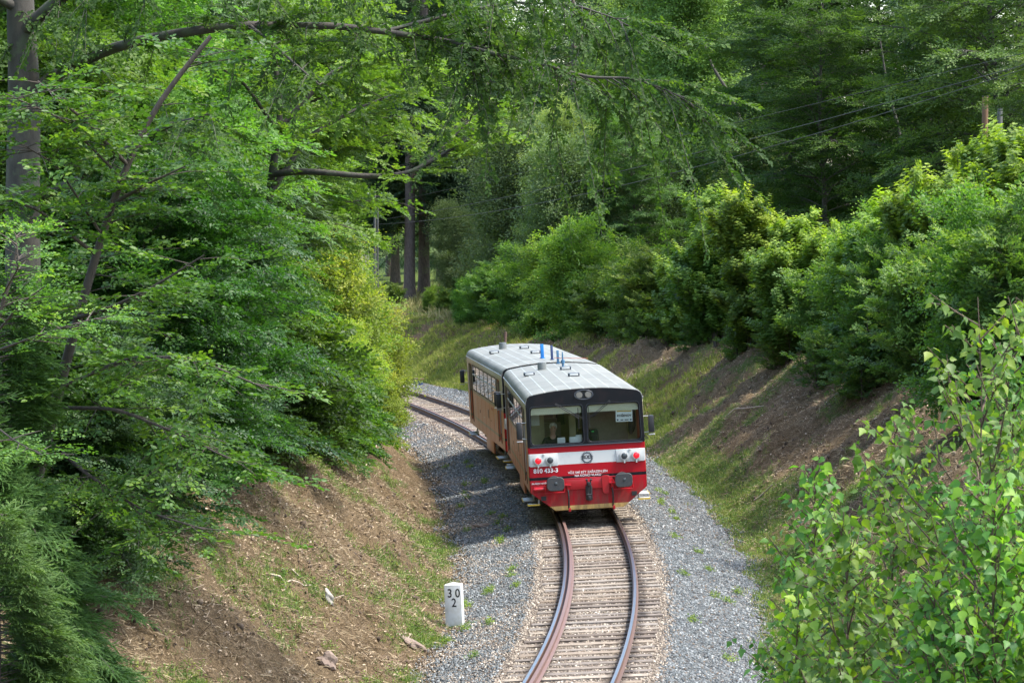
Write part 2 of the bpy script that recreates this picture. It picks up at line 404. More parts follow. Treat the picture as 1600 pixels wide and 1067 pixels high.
def text(name, body, size, mat, parent, mtx, ext=.002, bold=0, sx=1):
    cu = bpy.data.curves.new(name, 'FONT'); cu.body = body; cu.size = size; cu.align_x = 'CENTER'; cu.align_y = 'CENTER'; cu.extrude = ext; cu.offset = bold
    ob = bpy.data.objects.new('tmp', cu); col.objects.link(ob)
    dg = bpy.context.evaluated_depsgraph_get(); me = bpy.data.meshes.new_from_object(ob.evaluated_get(dg))
    bpy.data.objects.remove(ob); bpy.data.curves.remove(cu)
    me.transform(mtx @ Matrix.Diagonal((sx, 1, 1, 1)))
    return link(name, me, mat, parent)
FRONT = Matrix(((1, 0, 0, 0), (0, 0, -1, 0), (0, 1, 0, 0), (0, 0, 0, 1)))     # local x,y -> world x,z, normal to -y
def fr(y): return Matrix.Translation((0, y, 0)) @ FRONT

# ------------------------------------------------------------ railway track
M['rail'] = paint('rusty_rail', (.105, .058, .042), .6, .5, 14)
M['railtop'] = paint('polished_rail_top', (.42, .42, .45), .28, .15, 10, metal=1)
M['guard'] = paint('rusty_guard_rail', (.15, .088, .075), .55, .35, 14)
def sleeper_mat():
    m, n, l, b = new_mat('weathered_sleeper_wood')
    g = noise(n, l, 9, 8, 'Object', .75, (.35, 6, 3))
    c = ramp(n, l, g, [(.3, (.05, .04, .033)), (.5, (.19, .165, .14)), (.7, (.42, .395, .36))])
    tc = n.new('ShaderNodeTexCoord'); sp = n.new('ShaderNodeSeparateXYZ'); l.new(tc.outputs['Object'], sp.inputs[0]); ab = n.new('ShaderNodeMath'); ab.operation = 'ABSOLUTE'; l.new(sp.outputs[0], ab.inputs[0])
    st_ = ramp(n, l, ab.outputs[0], [(0, (0, 0, 0)), (.50, (0, 0, 0)), (.66, (.85, .85, .85)), (.88, (.85, .85, .85)), (1, (.1, .1, .1))])
    c = mixc(n, l, st_, c, (.03, .022, .018))
    oi = n.new('ShaderNodeObjectInfo')
    c2 = ramp(n, l, oi.outputs['Random'], [(0, (.42, .34, .28)), (.3, (1, 1, 1)), (.7, (.8, .68, .55)), (1, (1.35, 1.3, 1.2))])
    l.new(mixc(n, l, 1.0, c, c2, 'MULTIPLY'), b.inputs['Base Color']); b.inputs['Roughness'].default_value = .85
    bump(n, l, b, g, .6, .01)
    return m
M['sleeper'] = sleeper_mat()
trk = empty('railway_track', (float(line(10)[0]), float(line(10)[1]), 0))
tag(trk, 'curving single railway track on wooden sleepers with a check rail inside the curve', 'railway track')
T0 = Vector(trk.location)
def sweep(name, prof, off, s0, s1, mat, zo=0, ds=.5, cap=True):
    S = np.arange(s0, s1, ds); x, y, h = line(S); ca, sa = math.cos(CANT), math.sin(CANT)
    pr = np.array(prof)+np.array([off, zo]); k = len(pr)
    lx = pr[:, 0]*ca-pr[:, 1]*sa; lz = pr[:, 0]*sa+pr[:, 1]*ca
    V = np.stack([x[:, None]+np.cos(h)[:, None]*lx-T0.x, y[:, None]-np.sin(h)[:, None]*lx-T0.y, lz[None]+0*x[:, None]], 2).reshape(-1, 3)
    i, j = np.meshgrid(np.arange(len(S)-1), np.arange(k), indexing='ij'); i = i.ravel(); j = j.ravel()
    Fc = np.stack([i*k+j, i*k+(j+1) % k, (i+1)*k+(j+1) % k, (i+1)*k+j], 1)
    me = mesh_np(name, V, Fc); me.polygons.foreach_set('use_smooth', [False]*len(Fc))
    return link(name, me, mat, trk)
RP = [(-.0335, 0), (-.036, -.012), (-.034, -.036), (-.009, -.048), (-.009, -.118), (-.0625, -.134), (-.0625, -.142), (.0625, -.142), (.0625, -.134), (.009, -.118), (.009, -.048), (.034, -.036), (.036, -.012), (.0335, 0)]
for off in (-GA/2, GA/2):
    ra = sweep('rail', RP, off, -30, 150, M['rail'])
    w = .027
    sweep('running_surface', [(-w, .0025), (w, .0025), (w, .001), (-w, .001)], off, -30, 150, M['railtop']).parent = ra
sweep('check_rail', RP, -GA/2+.125, -30, 150, M['guard'], zo=.012)
# sleepers
sl_protos = []
for k in range(4):
    bmx = BM(); bmx.box((0, 0, 0), (2.5, .24, .15), bev=.012)
    for v in bmx.b.verts: v.co.z += random.uniform(-.006, .006); v.co.y += random.uniform(-.006, .006)
    o = bmx.build('sleeper', M['sleeper'], trk); sl_protos.append(o)
fast_m = paint('rusty_fastening', (.06, .04, .032), .7, .5, 20)
fst = BM()
for x in (0,):
    fst.box((x, 0, -.078), (.36, .16, .016))
    for sx in (-1, 1):
        for sy in (-.045, .045): fst.cyl((x+sx*.10, sy, -.045), .02, .055, seg=6)
        fst.box((x+sx*.085, 0, -.062), (.07, .12, .02), bev=.004)
fastm = fst.build('fastening', fast_m, None); fastme = fastm.data; bpy.data.objects.remove(fastm)
n_sl = 0
for q, s in enumerate(np.concatenate([np.arange(7.2, 36.5, .607), np.arange(63, 94, .607)])[:99]):
    o = sl_protos[q] if q < 4 else sl_protos[q % 4].copy()
    if q >= 4: col.objects.link(o)
    n_sl += 1
    dof = random.gauss(0, .035); x, y, h = line(s+random.gauss(0, .02))
    zc = -.142-.075-.012+random.gauss(0, .007)
    o.parent = trk
    o.matrix_local = Matrix.Translation((float(x)-T0.x, float(y)-T0.y, 0)) @ Matrix.Rotation(-float(h)+random.gauss(0, .012), 4, 'Z') @ Matrix.Rotation(-CANT, 4, 'Y') @ Matrix.Translation((dof, 0, zc))
    if s < 45 or s > 62:
        for rx in (-GA/2, GA/2):
            f = bpy.data.objects.new('rail_fastening', fastme); col.objects.link(f); f.parent = o; f.location = (rx-dof, 0, .009+.078)
# sleepers out of sight under the train, beyond the bend and under the bridge
rest = BM()
for s in np.concatenate([np.arange(-20, 7, .607), np.arange(36.8, 62.8, .607), np.arange(94, 120, .607)]):
    x, y, h = line(s); n0 = len(rest.b.verts); g = bmesh.ops.create_cube(rest.b, size=1)
    bmesh.ops.transform(rest.b, verts=g['verts'], matrix=Matrix.Translation((float(x)-T0.x, float(y)-T0.y, 0)) @ Matrix.Rotation(-float(h), 4, 'Z') @ Matrix.Rotation(-CANT, 4, 'Y') @ Matrix.Translation((0, 0, -.229)) @ Matrix.Diagonal((2.5, .24, .15, 1)))
ro = rest.build('sleepers', M['sleeper'], trk, smooth=False); ro['kind'] = 'stuff'
# ------------------------------------------------------------ railcar
def band_mat():
    """front paint: the livery bands by height on the panel"""
    m, n, l, b = new_mat('front_livery_paint')
    tc = n.new('ShaderNodeTexCoord'); sp = n.new('ShaderNodeSeparateXYZ'); l.new(tc.outputs['Object'], sp.inputs[0])
    d = n.new('ShaderNodeMath'); d.operation = 'DIVIDE'; l.new(sp.outputs[2], d.inputs[0]); d.inputs[1].default_value = 4
    red = (.38, .004, .012); blk = (.005, .006, .009); wht = (.58, .60, .58)
    c = ramp(n, l, d.outputs[0], [(0, (.72, .48, .16)), (.435/4, red), (1.115/4, blk), (1.195/4, red), (1.485/4, wht), (1.81/4, red), (1.955/4, blk)], 'CONSTANT')
    f = ramp(n, l, noise(n, l, 5, 6), [(.5, (0, 0, 0)), (.85, (.3, .3, .3))])
    c = mixc(n, l, f, c, (.06, .03, .028))
    dn = noise(n, l, 3.5, 7, sc3=(2.5, 1, .5), rough=.75); sb = n.new('ShaderNodeMath'); sb.operation = 'SUBTRACT'; l.new(dn, sb.inputs[0]); l.new(d.outputs[0], sb.inputs[1])
    l.new(mixc(n, l, ramp(n, l, sb.outputs[0], [(.24, (0, 0, 0)), (.50, (.6, .6, .6))]), c, (.11, .07, .05)), b.inputs['Base Color']); b.inputs['Roughness'].default_value = .38
    b.inputs['Specular IOR Level'].default_value = .25; return m
def side_mat():
    m, n, l, b = new_mat('faded_side_paint')
    tc = n.new('ShaderNodeTexCoord'); sp = n.new('ShaderNodeSeparateXYZ'); l.new(tc.outputs['Object'], sp.inputs[0])
    d = n.new('ShaderNodeMath'); d.operation = 'DIVIDE'; l.new(sp.outputs[2], d.inputs[0]); d.inputs[1].default_value = 4
    red = (.44, .135, .058); cream = (.30, .27, .19)
    c = ramp(n, l, d.outputs[0], [(0, red), (1.12/4, (.16, .14, .08)), (1.2/4, red), (1.97/4, (.17, .15, .10)), (2.04/4, cream), (3.0/4, (.40, .40, .34))], 'CONSTANT')
    f = ramp(n, l, noise(n, l, 2.2, 8, sc3=(1, 1, .5), rough=.7), [(.45, (0, 0, 0)), (.8, (.6, .6, .6))])
    c = mixc(n, l, f, c, (.27, .12, .06))
    f2 = ramp(n, l, noise(n, l, 16, 4, rough=.8, sc3=(1, 1, .3)), [(.68, (0, 0, 0)), (.75, (.4, .4, .4))])
    l.new(mixc(n, l, f2, c, (.38, .26, .18)), b.inputs['Base Color']); b.inputs['Roughness'].default_value = .35
    b.inputs['Coat Weight'].default_value = .1; return m
def roof_mat():
    m, n, l, b = new_mat('grey_sheet_roof')
    tc = n.new('ShaderNodeTexCoord'); mp = n.new('ShaderNodeMapping'); mp.inputs['Rotation'].default_value = (0, 0, math.pi/2)
    l.new(tc.outputs['Object'], mp.inputs[0])
    br = n.new('ShaderNodeTexBrick'); l.new(mp.outputs[0], br.inputs['Vector'])
    br.inputs['Scale'].default_value = 1; br.inputs['Brick Width'].default_value = 1.9; br.inputs['Row Height'].default_value = .33
    br.inputs['Mortar Size'].default_value = .013; br.inputs['Mortar Smooth'].default_value = .3
    br.inputs['Color1'].default_value = (.215, .22, .20, 1); br.inputs['Color2'].default_value = (.18, .185, .168, 1); br.inputs['Mortar'].default_value = (.34, .38, .37, 1)
    f = ramp(n, l, noise(n, l, 1.6, 7, sc3=(1, .5, 1), rough=.7), [(.4, (0, 0, 0)), (.8, (.75, .75, .75))])
    l.new(mixc(n, l, f, br.outputs[0], (.10, .11, .10)), b.inputs['Base Color'])
    b.inputs['Roughness'].default_value = .6; b.inputs['Specular IOR Level'].default_value = .35
    bump(n, l, b, br.outputs['Fac'], .4, .01); return m
def glass_mat(name='window_glass', tintc=(.90, .93, .91), refl=.07):
    m, n, l, b = new_mat(name)
    g = n.new('ShaderNodeBsdfGlossy'); g.inputs['Roughness'].default_value = .02; t = n.new('ShaderNodeBsdfTransparent'); t.inputs[0].default_value = (*tintc, 1)
    fw = n.new('ShaderNodeFresnel'); fw.inputs[0].default_value = 1.5; ad = n.new('ShaderNodeMath'); ad.operation = 'MULTIPLY'
    l.new(fw.outputs[0], ad.inputs[0]); ad.inputs[1].default_value = refl*12
    mx = n.new('ShaderNodeMixShader'); l.new(ad.outputs[0], mx.inputs[0]); l.new(t.outputs[0], mx.inputs[1]); l.new(g.outputs[0], mx.inputs[2])
    l.new(mx.outputs[0], n['Material Output'].inputs[0]); return m
def emis(name, c, s, base=None):
    m, n, l, b = new_mat(name); b.inputs['Base Color'].default_value = (*(base or c), 1); b.inputs['Emission Color'].default_value = (*c, 1)
    b.inputs['Emission Strength'].default_value = s; b.inputs['Roughness'].default_value = .15; return m
M['band'] = band_mat(); M['side'] = side_mat(); M['roof'] = roof_mat(); M['glass'] = glass_mat()
M['sideglass'] = glass_mat('side_window_glass', (.8, .8, .66), .25)
M['black'] = paint('black_rubber', (.015, .017, .02), .5, .2)
M['frame'] = paint('dark_window_frame', (.045, .055, .07), .35, .1)
M['sill'] = paint('light_window_bar', (.5, .5, .47), .5, .3)
M['red'] = paint('red_paint', (.38, .004, .012), .32, .15)
M['white'] = paint('white_paint', (.55, .565, .55), .4, .15)
M['yellow'] = paint('yellow_edge_paint', (.62, .42, .04), .5, .35)
M['steel'] = paint('grey_tread_steel', (.42, .43, .43), .5, .35)
M['dark'] = paint('dark_underframe', (.03, .026, .024), .8, .4)
M['beige'] = paint('beige_cab_panel', (.50, .42, .25), .6, .2)
M['blind'] = paint('cream_sun_blind', (.80, .76, .58), .8, .1, 3)
M['wood'] = paint('brown_cab_door', (.26, .19, .145), .5, .3, 12)
M['buffer'] = paint('black_buffer', (.035, .04, .045), .55, .4, 14)
M['paper'] = paint('white_paper', (.86, .88, .90), .7, .03)
M['ink'] = paint('black_print', (.01, .01, .012), .5, 0)
M['letter'] = paint('white_lettering', (.78, .78, .76), .4, .1)
M['blue'] = paint('blue_aerial', (.01, .19, .55), .4, .1); M['navy'] = paint('navy_aerial', (.035, .06, .16), .4, .1); M['steelblue'] = paint('steel_blue_aerial', (.06, .16, .28), .4, .1)
M['redlamp'] = emis('lit_red_lamp', (1, .02, .04), .12, (.8, .02, .03)); M['greylamp'] = paint('unlit_lamp_lens', (.05, .06, .065), .12, 0)
M['lens'] = paint('clear_lamp_lens', (.20, .195, .175), .15, .1)
M['orange'] = paint('orange_door_post', (.52, .12, .06), .45, .3)
SIDEM = Matrix(((0, 0, 1, 0), (1, 0, 0, 0), (0, 1, 0, 0), (0, 0, 0, 1)))     # local x,y -> car y,z ; normal +x
def sidem(x): return Matrix.Translation((x, 0, 0)) @ SIDEM
def rrect(x0, z0, x1, z1, r=.06, n=4): return round_poly([(x0, z0), (x1, z0), (x1, z1), (x0, z1)], r, n)
def roof_z(x):
    a = abs(x)
    if a <= 1.30: return 3.445-.105*(a/1.30)**2.2
    t = min(1, (a-1.30)/.22); return 3.34-.24*(1-math.sqrt(max(0, 1-t*t)))-.0
ROOFX = [-1.52, -1.515, -1.50, -1.475, -1.44, -1.38, -1.30, -1.15, -.95, -.7, -.45, -.2, 0, .2, .45, .7, .95, 1.15, 1.30, 1.38, 1.44, 1.475, 1.50, 1.515, 1.52]
def make_front(root, y, sgn, number=None, interior=True):
    """sgn=-1: near end (faces the camera)"""
    T = fr(y) if sgn < 0 else Matrix.Translation((0, y, 0)) @ Matrix.Rotation(math.pi, 4, 'Z') @ FRONT
    U = Matrix.Translation((0, y, 0)) @ (Matrix.Identity(4) if sgn < 0 else Matrix.Rotation(math.pi, 4, 'Z'))   # frame with -y outwards
    out = [(-.88, .32), (.88, .32), (1.495, .81), (1.51, 2.2), (1.505, 3.08)]
    out += [(x, roof_z(x)-.012) for x in ROOFX[::-1] if abs(x) < 1.5]+[(-1.505, 3.08), (-1.51, 2.2), (-1.495, .81)]
    W1 = [(-1.40, 2.05), (-.075, 2.05), (-.075, 2.99), (-1.38, 2.99)]; W2 = [(-p[0], p[1]) for p in W1]
    h1 = round_poly(W1, .10); h2 = round_poly(W2, .10)
    lamp = [(.225*math.cos(a), 3.265+.115*math.sin(a)) for a in np.linspace(0, 2*math.pi, 25)[:-1]]
    f = plate('front_panel', out, [h1, h2, lamp], .07, M['band'], root, T @ Matrix.Translation((0, 0, -.035)), bev=.012)
    for W in (W1, W2):
        cx = sum(p[0] for p in W)/4; cz = sum(p[1] for p in W)/4
        def grow(k): return round_poly([(p[0]+math.copysign(k, p[0]-cx), p[1]+math.copysign(k, p[1]-cz)) for p in W], .10)
        w = plate('windscreen_frame', grow(.03), [grow(-.035)], .03, M['frame'], root, T @ Matrix.Translation((0, 0, .012)), bev=.006)
        plate('windscreen', grow(-.02), [], .006, M['glass'], root, T @ Matrix.Translation((0, 0, -.02)))
    hb = plate('lamp_recess', [(.25*math.cos(a), 3.265+.135*math.sin(a)) for a in np.linspace(0, 2*math.pi, 25)[:-1]], [[(.215*math.cos(a), 3.265+.105*math.sin(a)) for a in np.linspace(0, 2*math.pi, 25)[:-1]]], .025, M['frame'], root, T @ Matrix.Translation((0, 0, .008)), bev=.006)
    plate('recess_back', lamp, [], .01, M['black'], hb, T @ Matrix.Translation((0, 0, -.05)))
    for x in (-.115, .115):
        b = BM(); b.cyl((x, -.0, 3.265), .085, .05, 'Y', seg=20, bev=.012); b.b.transform(U); b.build('top_headlamp', M['lens'], root)
    for sx in (-1, 1):
        b = BM(); b.box((sx*1.115, -.012, 1.645), (.72, .03, .325), bev=.008); b.b.transform(U); lp = b.build('lamp_plate', M['white'], root)
        for x, mt, nm in ((1.265, M['redlamp'], 'tail_lamp'), (.955, M['greylamp'], 'headlamp')):
            b = BM(); b.cyl((sx*x, -.05, 1.635), .125, .05, 'Y', seg=28, bev=.012); b.cyl((sx*x, -.07, 1.635), .105, .05, 'Y', seg=28, bev=.01)
            b.box((sx*x, -.07, 1.49), (.035, .05, .06)); b.b.transform(U); rim = b.build('lamp_rim', M['white'], root)
            b = BM(); b.sph((sx*x, -.085, 1.635), .085, (1, .42, 1), 20); b.b.transform(U); b.build(nm, mt, rim)
        b = BM(); b.box((sx*1.11, -.05, 1.79), (.05, .04, .05), bev=.008); b.b.transform(U); b.build('lamp_bracket', M['white'], root)
    # logo: toothed ring and block letters
    ring = []
    for k in range(44):
        a0 = k*2*math.pi/44
        rr = .158 if k % 2 else .132
        ring += [(rr*math.cos(a0), 1.645+rr*math.sin(a0)), (rr*math.cos(a0+.11), 1.645+rr*math.sin(a0+.11))]
    inner = [(.108*math.cos(a), 1.645+.108*math.sin(a)) for a in np.linspace(0, 2*math.pi, 33)[:-1]]
    plate('gear_emblem', ring, [inner], .003, M['frame'], root, T @ Matrix.Translation((0, 0, .003)))
    text('emblem_letters', 'SÚD', .115, M['ink'], root, T @ Matrix.Translation((0, 1.655, .004)), bold=.004, sx=1.05)
    if number:
        text('running_number', number, .155, M['letter'], root, T @ Matrix.Translation((-1.075, 1.365, .004)), bold=.004)
        text('warning_lettering', 'VŮZ SMÍ BÝT ZAŘAZEN JEN\nNA KONCI VLAKU', .082, M['letter'], root, T @ Matrix.Translation((.0, 1.235, .004)), bold=.001)
        text('small_lettering', 'ZKUŠEBNÍ NÁTĚR', .05, M['letter'], root, T @ Matrix.Translation((-1.26, 1.045, .004)), bold=.001)
    # wipers
    for a, c in (((-.75, 3.06), (-.15, 2.66)), ((.62, 3.06), (.12, 2.68))):
        b = BM(); b.bar((a[0], -.05, a[1]), (c[0], -.07, c[1]), .008); b.bar((a[0]+.06, -.05, a[1]), (c[0]+.08, -.06, c[1]+.01), .008)
        b.cyl((a[0]+.03, -.03, a[1]), .03, .04, 'Y', seg=12); b.bar((c[0]-.02, -.045, c[1]+.28), (c[0]-.02, -.045, c[1]-.26), .009); b.b.transform(U); b.build('wiper', M['black'], root)
    # lip under the windows
    b = BM(); b.box((0, -.018, 1.975), (2.9, .03, .03), bev=.008); b.b.transform(U); b.build('window_sill', M['frame'], root)
    # buffers
    for sx in (-1, 1):
        b = BM(); b.cyl((sx*.875, -.25, 1.06), .11, .5, 'Y', seg=20); b.cyl((sx*.875, -.07, 1.06), .17, .14, 'Y', seg=20); b.b.transform(U); bf = b.build('buffer', M['buffer'], root)
        pl = plate('buffer_plate', round_poly([(sx*.875-.225, .885), (sx*.875+.225, .885), (sx*.875+.225, 1.235), (sx*.875-.225, 1.235)], .13), [], .05, M['buffer'], bf, U @ fr(-.55), bev=.012)
        b = BM(); b.sph((sx*.875+.01, -.575, 1.07), .045, (1, .3, 1), 10); b.b.transform(U); b.build('grease_spot', M['greylamp'], bf)
        b = BM()
        for p, q in (((.63, .80), (1.13, .80)), ((.63, .80), (.63, 1.06)), ((1.13, .80), (1.13, .98))): b.bar((sx*p[0], -.12, p[1]), (sx*q[0], -.12, q[1]), .014)
        for xx in (.63, 1.13): b.bar((sx*xx, -.12, .98), (sx*xx, 0, .98), .014)
        b.b.transform(U); b.build('step_bracket', M['red'], root)
        b = BM(); b.box((sx*1.32, -.02, .63+.13), (.0, .0, .0)) if False else b.box((sx*1.17, -.012, .66), (.13, .03, .11)); b.b.transform(U); b.build('socket_box', M['black'], root)
        b = BM(); b.box((sx*1.42, .22, .50), (.30, .30, .03), bev=.005); b.bar((sx*1.3, .1, .5), (sx*1.25, .1, .9), .015); b.bar((sx*1.3, .34, .5), (sx*1.25, .34, .9), .015); b.b.transform(U); st = b.build('footstep', M['steel'], root)
        b = BM(); b.box((sx*1.42, .065, .497), (.30, .012, .04)); b.box((sx*1.577, .22, .497), (.012, .31, .04)); b.b.transform(U); b.build('step_edge', M['yellow'], st)
    # headstock, coupling, hoses
    b = BM(); b.box((0, -.03, .98), (1.25, .06, .26), bev=.01); b.box((0, -.02, 1.125), (1.9, .07, .03), bev=.008); b.b.transform(U); b.build('headstock', M['red'], root)
    b = BM(); b.box((0, -.07, .74), (.17, .10, .36), bev=.01); b.box((0, -.16, .98), (.07, .24, .10), bev=.02)
    for sx in (-.045, .045): b.bar((sx, -.20, 1.08), (sx*.9, -.19, .72), .017); b.cyl((sx*1.2, -.2, 1.09), .03, .05, 'X', seg=12)
    b.bar((-.06, -.2, .71), (.06, -.2, .71), .024); b.box((0, -.2, .62), (.08, .05, .14), bev=.02); b.b.transform(U); b.build('coupling', M['black'], root)
    for x in (-.54, .60):
        b = BM(); b.box((x, -.09, .97), (.16, .10, .035), bev=.008); b.cyl((x, -.09, .92), .035, .15, seg=12); b.bar((x-.07, -.09, .99), (x+.08, -.11, 1.01), .012); b.b.transform(U); v = b.build('brake_valve', M['red'], root)
        b = BM()
        for k in range(6): b.bar((x+.01*math.sin(k*.6), -.10-.03*math.sin(k*.6), .88-k*.085), (x+.01*math.sin(k*.6+.6), -.10-.03*math.sin(k*.6+.6), .88-(k+1)*.085), .023)
        b.b.transform(U); b.build('brake_hose', M['black'], v)
        b = BM(); b.box((x+.02, -.10, .34), (.06, .06, .10), bev=.01); b.b.transform(U); b.build('hose_end', M['red'], v)
    plate('pivot_arm', round_poly([(.36, .70), (.52, .70), (.55, 1.17), (.33, 1.17)], .08), [], .03, M['red'], root, T @ Matrix.Translation((0, 0, .075)), bev=.006)
    b = BM(); b.cyl((-1.27, -.05, .90), .05, .30, 'X', seg=16, bev=.02); b.bar((-1.4, -.04, .96), (-1.1, -.04, .97), .012); b.b.transform(U); b.build('hand_wheel_grip', M['red'], root)
    # mirrors
    for sx in (-1, 1):
        b = BM(); b.box((sx*1.70, .04, 2.42), (.15, .16, .44), bev=.04); b.b.transform(U); mr = b.build('mirror', M['black'], root)
        b = BM(); b.bar((sx*1.5, .10, 2.62), (sx*1.70, .05, 2.62), .012); b.bar((sx*1.5, .10, 2.2), (sx*1.70, .05, 2.22), .012); b.box((sx*1.70, .0, 2.15), (.16, .06, .03), bev=.008); b.b.transform(U); b.build('mirror_arm', M['steel'], mr)
    # corner posts and cab interior
    for sx in (-1, 1):
        b = BM(); b.box((sx*1.49, .10, 2.0), (.035, .12, 2.3), bev=.012); b.b.transform(U); b.build('corner_post', M['band'], root)
    if interior:
        for x0, x1 in ((-1.40, -.08), (.08, 1.40)):
            b = BM(); b.box(((x0+x1)/2, .10, 2.905), (x1-x0, .02, .15)); b.box(((x0+x1)/2, .095, 2.82), (x1-x0, .035, .035)); b.b.transform(U); b.build('sun_blind', M['blind'], root)
        b = BM(); b.box((0, .42, 1.93), (2.86, .60, .06), bev=.015); b.box((0, .3, 1.55), (2.86, .3, .75)); b.b.transform(U); b.build('cab_desk', M['frame'], root)
        # rear wall of the cab with a doorway
        wallT = U @ fr(1.45)
        plate('cab_wall', [(-1.46, 1.2), (1.46, 1.2), (1.46, 3.2), (-1.46, 3.2)], [[(-.98, 1.25), (-.33, 1.25), (-.33, 2.83), (-.98, 2.83)], [(-.16, 1.7), (.10, 1.7), (.10, 2.8), (-.16, 2.8)]], .04, M['beige'], root, wallT)
        plate('cab_door', [(.12, 1.22), (1.2, 1.22), (1.2, 2.82), (.12, 2.82)], [], .03, M['wood'], root, wallT @ Matrix.Translation((0, 0, .04)))
def make_railcar(number):
    t = empty('railcar')
    wins = []; y0 = -4.38; w = 8.76/6
    for k in range(6): wins.append((y0+k*w+.07, y0+(k+1)*w-.07))
    for sx in (-1, 1):
        # lower edge: straight sole with a deeper skirt in the middle
        out = [(-6.44, .82), (6.44, .82), (6.44, 3.13), (-6.44, 3.13)]
        holes = [rrect(a, 2.08, b, 2.93, .05) for a, b in wins]+[rrect(s*5.08-.42, 1.02, s*5.08+.42, 2.93, .04) for s in (-1, 1)]
        wl_ = plate('side_wall', out, holes, .05, M['side'], t, sidem(sx*1.49), bev=.008)
        for a, b in wins:
            wf = plate('side_window', rrect(a-.02, 2.06, b+.02, 2.95, .05), [rrect(a+.035, 2.11, b-.035, 2.90, .04)], .05, M['black'], t, sidem(sx*1.494))
            plate('window_bar', [(a+.03, 2.585), (b-.03, 2.585), (b-.03, 2.63), (a+.03, 2.63)], [], .05, M['sill'], wf, sidem(sx*1.50))
            plate('pane', rrect(a, 2.09, b, 2.92, .03), [], .004, M['sideglass'], wf, sidem(sx*1.514))
        for s in (-1, 1):
            dr = plate('door', rrect(s*5.08-.41, 1.0, s*5.08+.41, 2.94, .02), [rrect(s*5.08-.34, 1.6, s*5.08-.05, 2.8, .05), rrect(s*5.08+.05, 1.6, s*5.08+.34, 2.8, .05)], .03, M['orange'], t, sidem(sx*1.455))
            plate('door_pane', rrect(s*5.08-.36, 1.58, s*5.08+.36, 2.82, .02), [], .005, M['sideglass'], dr, sidem(sx*1.474))
            b = BM(); b.bar((sx*1.53, s*5.55, 1.3), (sx*1.53, s*5.55, 2.5), .014); b.build('handrail', M['steel'], t)
            b = BM(); b.box((sx*1.50, s*5.08, .52), (.30, .8, .03), bev=.005)
            for q in (-.35, .35): b.bar((sx*1.38, s*5.08+q, .52), (sx*1.34, s*5.08+q, .9), .015)
            st = b.build('door_step', M['steel'], t)
            b = BM(); b.box((sx*1.655, s*5.08, .515), (.014, .8, .05)); b.build('step_edge', M['yellow'], st)
        b = BM(); b.box((sx*1.40, -.2, .62), (.06, 2.6, .56), bev=.02); b.build('underfloor_skirt', M['side'], t)
        b = BM(); b.box((sx*1.525, 0, 3.115), (.03, 12.8, .03), bev=.006); b.build('gutter', M['sill'], t)
        b = BM(); b.box((sx*1.52, -1.2, 1.62), (.012, .30, .26), bev=.003); b.build('access_hatch', M['wood'], t)
        for yy, zz, w_, h_, mm in ((-2.4, 1.86, .10, .09, 'red'), (-2.8, 1.86, .10, .09, 'red'), (-2.0, 1.45, .12, .03, 'dark'), (1.9, 1.5, .10, .10, 'dark'), (3.7, 1.55, .035, .55, 'sill'), (-3.6, 1.5, .035, .5, 'sill'), (.4, 1.4, .25, .02, 'sill')):
            b = BM(); b.box((sx*1.518, yy, zz), (.008, w_, h_)); b.build('side_marking', M[mm], t)
        for yy in (-3.1, -1.65, -.2, 1.25, 2.7):
            b = BM(); b.box((sx*1.517, yy, 1.42), (.006, .02, 1.1)); b.build('panel_seam', M['side'], t)
        for s in (-1, 1):
            for q in (-.46, .46): b = BM(); b.box((sx*1.522, s*5.08+q, 1.95), (.02, .035, 1.95), bev=.006); b.build('door_frame', M['dark'], t)
    # roof: a thick shell
    n = len(ROOFX); ys = [-6.50, -6.47, -6.3]+list(np.arange(-6, 6.1, 1.0))+[6.3, 6.47, 6.50]; V = []; Fc = []
    for y in ys:
        dz = -.02 if abs(y) > 6.49 else 0
        for x in ROOFX: V.append((x, y, roof_z(x)+dz))
    for y in ys:
        for x in ROOFX: V.append((x*.965, y*.998, roof_z(x)-.05))
    m1 = len(ys)*n
    for i in range(len(ys)-1):
        for j in range(n-1):
            a = i*n+j; Fc.append((a, a+1, a+n+1, a+n)); a += m1; Fc.append((a, a+n, a+n+1, a+1))
    for j in range(n-1):
        Fc.append((j, j+m1, j+1+m1, j+1)); a = (len(ys)-1)*n+j; Fc.append((a, a+1, a+1+m1, a+m1))
    for i in range(len(ys)-1):
        a = i*n; Fc.append((a, a+n, a+n+m1, a+m1)); a = i*n+n-1; Fc.append((a, a+m1, a+n+m1, a+n))
    me = bpy.data.meshes.new('roof'); me.from_pydata(V, [], Fc); me.polygons.foreach_set('use_smooth', [True]*len(Fc)); me.set_sharp_from_angle(angle=R_(40)); me.update()
    rf = link('roof', me, M['roof'], t)
    for x, y in ((-.98, 1.6), (.12, 2.6), (.12, -1.0)):
        z = roof_z(x); b = BM(); b.box((x, y, z+.045), (.32, .20, .10), bev=.03); v = b.build('roof_vent', M['frame'], rf)
        b = BM(); b.box((x, y-.105, z+.05), (.23, .02, .06), bev=.008); b.build('vent_face', M['white'], v)
    b = BM(); b.cyl((-.5, 3.6, roof_z(.5)+.09), .13, .24, seg=20, bev=.01); b.build('exhaust_stack', M['steelgrey'], rf)
    b = BM(); b.box((0, 0, 1.16), (2.92, 12.8, .08)); b.build('floor', M['dark'], t)
    b = BM(); b.box((0, 0, .78), (2.1, 11.6, .5), bev=.03); b.box((.9, 0, .6), (.7, 3, .5), bev=.03); b.box((-.9, 2.2, .6), (.6, 1.2, .45), bev=.03)
    for s in (-1, 1):
        for sx in (-1, 1): b.box((sx*1.12, s*4, .62), (.12, 1.3, .36), bev=.03); b.bar((sx*1.15, s*4-.6, .85), (sx*1.15, s*4+.6, .85), .03)
    b.build('underframe', M['dark'], t)
